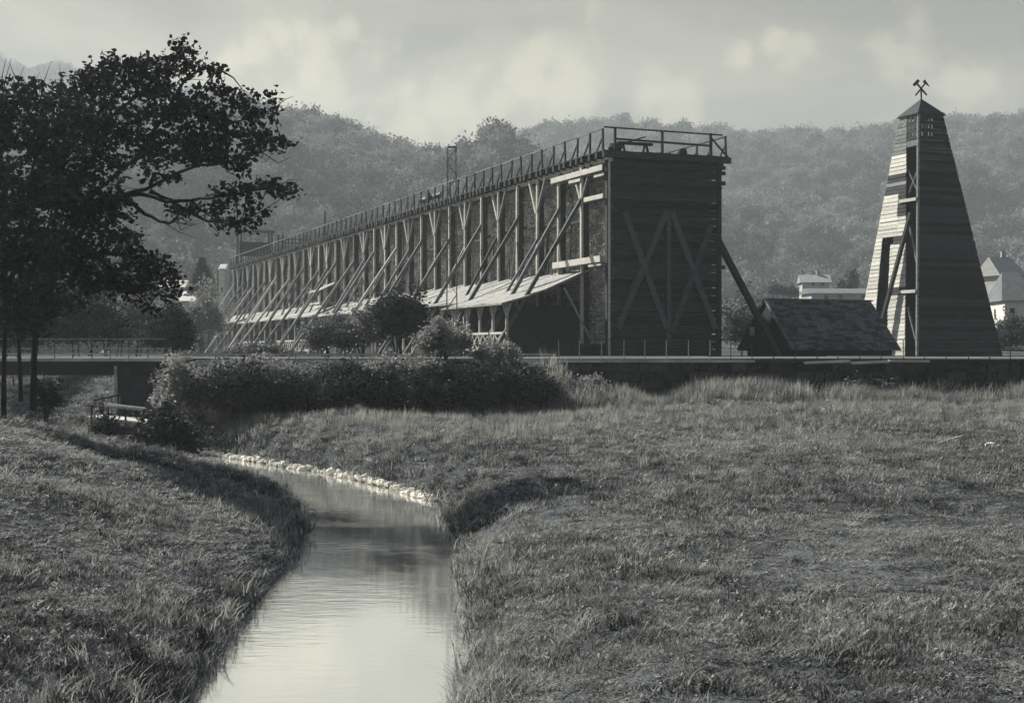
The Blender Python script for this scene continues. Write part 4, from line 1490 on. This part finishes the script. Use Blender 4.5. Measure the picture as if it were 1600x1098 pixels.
# foreground trees on the left bank
def tree(label, trunk, limbs, blobs, Y, seed, m, leaf, dens, shoots=()):
    b = P(trunk[0][0], trunk[0][1], Y)
    r_ = root('leafy_tree', b, label, 'tree', 'trees on the left bank')
    rr = random.Random(seed)
    rn = np.random.default_rng(seed)
    pts = [P(x, y, Y) for x, y in trunk]
    pts[0].z -= 0.3
    rad = np.linspace(trunk_r, trunk_r * .6, len(pts))
    v, f = tube(pts, rad, 9)
    mobj('trunk', v, f, m_bark, r_, smooth=True)
    ch = []
    nodes = []
    for L in limbs:
        dep = rr.uniform(-1.6, 1.6)
        q = []
        n_ = len(L)
        for i, (x, y) in enumerate(L):
            q.append(P(x + rr.uniform(-4, 4), y + rr.uniform(-4, 4), Y + dep * (i / (n_ - 1)) ** 1.2))
        # densify
        d = []
        for i in range(n_ - 1):
            p0, p1, p2, p3 = q[max(i - 1, 0)], q[i], q[i + 1], q[min(i + 2, n_ - 1)]
            for s in (0, .25, .5, .75):
                w = Vector((rr.uniform(-.025, .025), rr.uniform(-.03, .03), rr.uniform(-.025, .025)))
                d.append((p1 * 2 + (p2 - p0) * s + (p0 * 2 - p1 * 5 + p2 * 4 - p3) * s * s + (p1 * 3 - p0 - p2 * 3 + p3) * s ** 3) * .5 + w)
        d.append(q[-1])
        ch.append(tube(d, np.linspace(.080, .016, len(d)), 6))
        for _ in range(len(d) // 2):       # fine bare twigs along the limb
            a = d[rr.randrange(len(d) // 4, len(d))]
            t1 = a + Vector((rr.uniform(-.1, .5), rr.uniform(-.4, .4), rr.uniform(-.35, .3)))
            t2 = t1 + Vector((rr.uniform(0, .45), rr.uniform(-.3, .3), rr.uniform(-.15, .3)))
            ch.append(tube([a, t1, t2], [.018, .011, .004], 4))
        nodes += [(p, i / len(d)) for i, p in enumerate(d)]
    cs = []
    for (x, y, rx, ry) in blobs:
        dep = rr.uniform(-1.7, 1.7)
        c = P(x, y, Y + dep)
        near_ = min(nodes, key=lambda p: (p[0] - c).length + (1 - p[1]) * .4)[0]
        mid = near_.lerp(c, .5) + Vector((0, rr.uniform(-.2, .2), rr.uniform(-.15, .25)))
        ch.append(tube([near_, mid, c], [.035, .02, .008], 5))
        RX_, RZ = rx / F * Y, ry / F * Y
        # twigs through the blob carrying leaf clusters
        ncl = max(2, int(rx * ry * dens / 15))
        for _ in range(ncl):
            a = rr.uniform(0, 6.28)
            s = math.sqrt(rr.random()) * 1.0
            e = c + Vector((math.cos(a) * RX_ * s, rr.uniform(-1, 1) * max(RX_, .5) * .9, math.sin(a) * RZ * s))
            cs.append(rn.normal(size=(15, 3)) * np.array([1.15, 1.15, .7]) * leaf * 0.82 + np.array(e))
            if rr.random() < .4:
                ch.append(tube([c, c.lerp(e, .6) + Vector((0, 0, .05)), e], [.012, .009, .005], 4))
    for (x0, y0, x1, y1) in shoots:
        ch.append(tube([P(x0, y0, Y), P((x0 + x1) / 2 - 2, (y0 + y1) / 2, Y), P(x1, y1, Y)], [.016, .011, .004], 5))
    v, f = tube_join(ch)
    mobj('branches', v, f, m_bark, r_)
    cs = np.concatenate(cs)
    v, f = leaves(cs, leaf, seed + 3, droop=.35, aspect=.7)
    mobj('crown', v, f, m, r_)


trunk_r = 0.10
BL = [(285, 82, 20, 16), (268, 104, 26, 14), (300, 108, 26, 9), (330, 112, 18, 9), (235, 100, 28, 16), (190, 108, 40, 16), (160, 118, 30, 16),
      (128, 128, 20, 16), (212, 130, 50, 20), (255, 145, 34, 16), (330, 142, 22, 10), (352, 150, 14, 10), (300, 165, 42, 16), (385, 148, 8, 12), (380, 168, 18, 12),
      (250, 180, 50, 18), (330, 185, 44, 18), (395, 182, 24, 14), (425, 172, 14, 8), (428, 160, 5, 10), (150, 160, 55, 30), (170, 205, 60, 26), (268, 215, 60, 18),
      (340, 215, 46, 16), (395, 214, 30, 14), (425, 220, 20, 12), (440, 228, 8, 8), (300, 240, 55, 14), (350, 245, 28, 12), (400, 238, 20, 10), (380, 262, 22, 7),
      (225, 250, 26, 14), (250, 272, 30, 8), (410, 292, 26, 12), (436, 296, 18, 12), (452, 302, 9, 8), (385, 300, 14, 10), (350, 308, 20, 20), (398, 328, 12, 18), (340, 335, 16, 12),
      (290, 328, 22, 10), (272, 330, 10, 8), (372, 350, 26, 6), (375, 362, 8, 7),
      (120, 250, 70, 40), (110, 310, 70, 36), (165, 330, 34, 26), (130, 375, 60, 34), (195, 385, 26, 22), (215, 412, 34, 20), (250, 420, 22, 18), (262, 448, 17, 16), (232, 445, 28, 16),
      (195, 440, 30, 16), (212, 478, 12, 10), (240, 480, 12, 10), (100, 420, 60, 30), (150, 440, 34, 20), (90, 460, 45, 24)]
LIMB = [[(75, 420), (100, 360), (150, 300), (205, 255), (265, 225), (330, 200), (400, 180), (435, 168)],
        [(85, 395), (160, 315), (230, 298), (300, 265), (370, 248), (440, 224)],
        [(150, 320), (220, 300), (260, 315), (330, 312), (400, 298), (450, 296)],
        [(95, 370), (130, 270), (170, 190), (230, 140), (288, 78)],
        [(75, 410), (90, 300), (110, 210), (130, 130)],
        [(75, 430), (140, 395), (200, 400), (250, 425), (262, 450)],
        [(230, 300), (270, 318), (320, 342), (372, 352)],
        [(205, 258), (250, 190), (300, 120), (340, 105)],
        [(140, 395), (180, 420), (210, 450), (240, 482)],
        [(190, 300), (225, 335), (262, 345), (285, 328)]]
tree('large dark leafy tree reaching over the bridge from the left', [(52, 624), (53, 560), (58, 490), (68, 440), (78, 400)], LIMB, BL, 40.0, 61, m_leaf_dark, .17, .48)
trunk_r = 0.075
BL2 = [(10, 150, 40, 22), (60, 150, 44, 20), (100, 155, 30, 20), (30, 190, 70, 30), (-30, 200, 50, 40), (60, 230, 60, 34), (-20, 270, 60, 40), (40, 300, 70, 36), (20, 360, 70, 40),
       (60, 410, 50, 34), (-20, 420, 50, 40), (20, 470, 46, 30), (70, 480, 40, 22), (-50, 330, 50, 50), (105, 190, 40, 30), (40, 510, 40, 14), (-10, 500, 40, 20)]
LIMB2 = [[(8, 450), (10, 350), (0, 260), (5, 150)], [(8, 430), (40, 330), (60, 230), (70, 150)], [(8, 470), (-30, 380), (-50, 300)], [(8, 440), (50, 400), (80, 350), (100, 200)]]
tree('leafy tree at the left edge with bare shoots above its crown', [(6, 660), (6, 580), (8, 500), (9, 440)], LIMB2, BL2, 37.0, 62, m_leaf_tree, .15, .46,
     shoots=((4, 150, 18, 92), (22, 150, 38, 104), (2, 140, 10, 90), (48, 160, 62, 112), (62, 158, 80, 96), (104, 150, 92, 100), (30, 130, 14, 96)))
trunk_r = 0.07
tree('slim young tree between the two larger ones', [(33, 612), (31, 570), (28, 520), (30, 470)], [[(30, 480), (40, 440), (60, 420)], [(30, 485), (15, 450), (0, 430)]],
     [(45, 430, 26, 18), (10, 440, 26, 18), (30, 460, 30, 18)], 43.0, 63, m_leaf_mid, .15, .4)

# small pale things lying in the meadow
for (px, py, Y, s, lab) in ((1548, 687, 38, .22, 'white boulder lying in the grass at the right'), (1296, 620, 57.5, .26, 'white stone at the foot of the retaining wall')):
    c = P(px, py, Y)
    c.z = float(height(np.array([c.x]), np.array([Y]))[0]) + s * .35
    o = bpy.data.objects.new('boulder', sm[1])
    link(o, Matrix.Translation(c) @ Matrix.Diagonal((s * 1.6, s, s * .9, 1)))
    tag(o, lab, 'boulder')
cx = P(1485, 684, 38)
gz = float(height(np.array([cx.x]), np.array([38.0]))[0])
lg = []
for (x0, z0, x1, z1) in ((-.45, .05, .05, .22), (.05, .22, .35, .30), (-.1, .15, .2, .08)):
    lg.append(tube([Vector((cx.x + x0, 38, gz + z0)), Vector((cx.x + x1, 38.05, gz + z1))], [.035, .025], 6))
v, f = tube_join(lg)
o = mobj('driftwood', v, f, m_wood_pale)
tag(o, 'pale bent dry branch lying in the grass at right', 'branch')

# ---------------------------------------------------------------- haze
hx, hy0, hy1, hz0, hz1 = 1300.0, -320.0, 1320.0, -6.0, 240.0
hvv = [(x, y, z) for x in (-hx, hx) for y in (hy0, hy1) for z in (hz0, hz1)]
hm = bpy.data.materials.new('haze_air')
hm.use_nodes = True
hn = hm.node_tree.nodes
hn.remove(hn['Principled BSDF'])
pvn = hn.new('ShaderNodeVolumePrincipled')
pvn.inputs['Color'].default_value = (0.88, 0.95, 1.0, 1)
pvn.inputs['Density'].default_value = 0.0004
pvn.inputs['Anisotropy'].default_value = 0.2
hm.node_tree.links.new(pvn.outputs[0], hn['Material Output'].inputs['Volume'])
ho = mobj('haze', hvv, CUBE_F, hm)
tag(ho, 'thin pale haze filling the valley', kind='stuff')
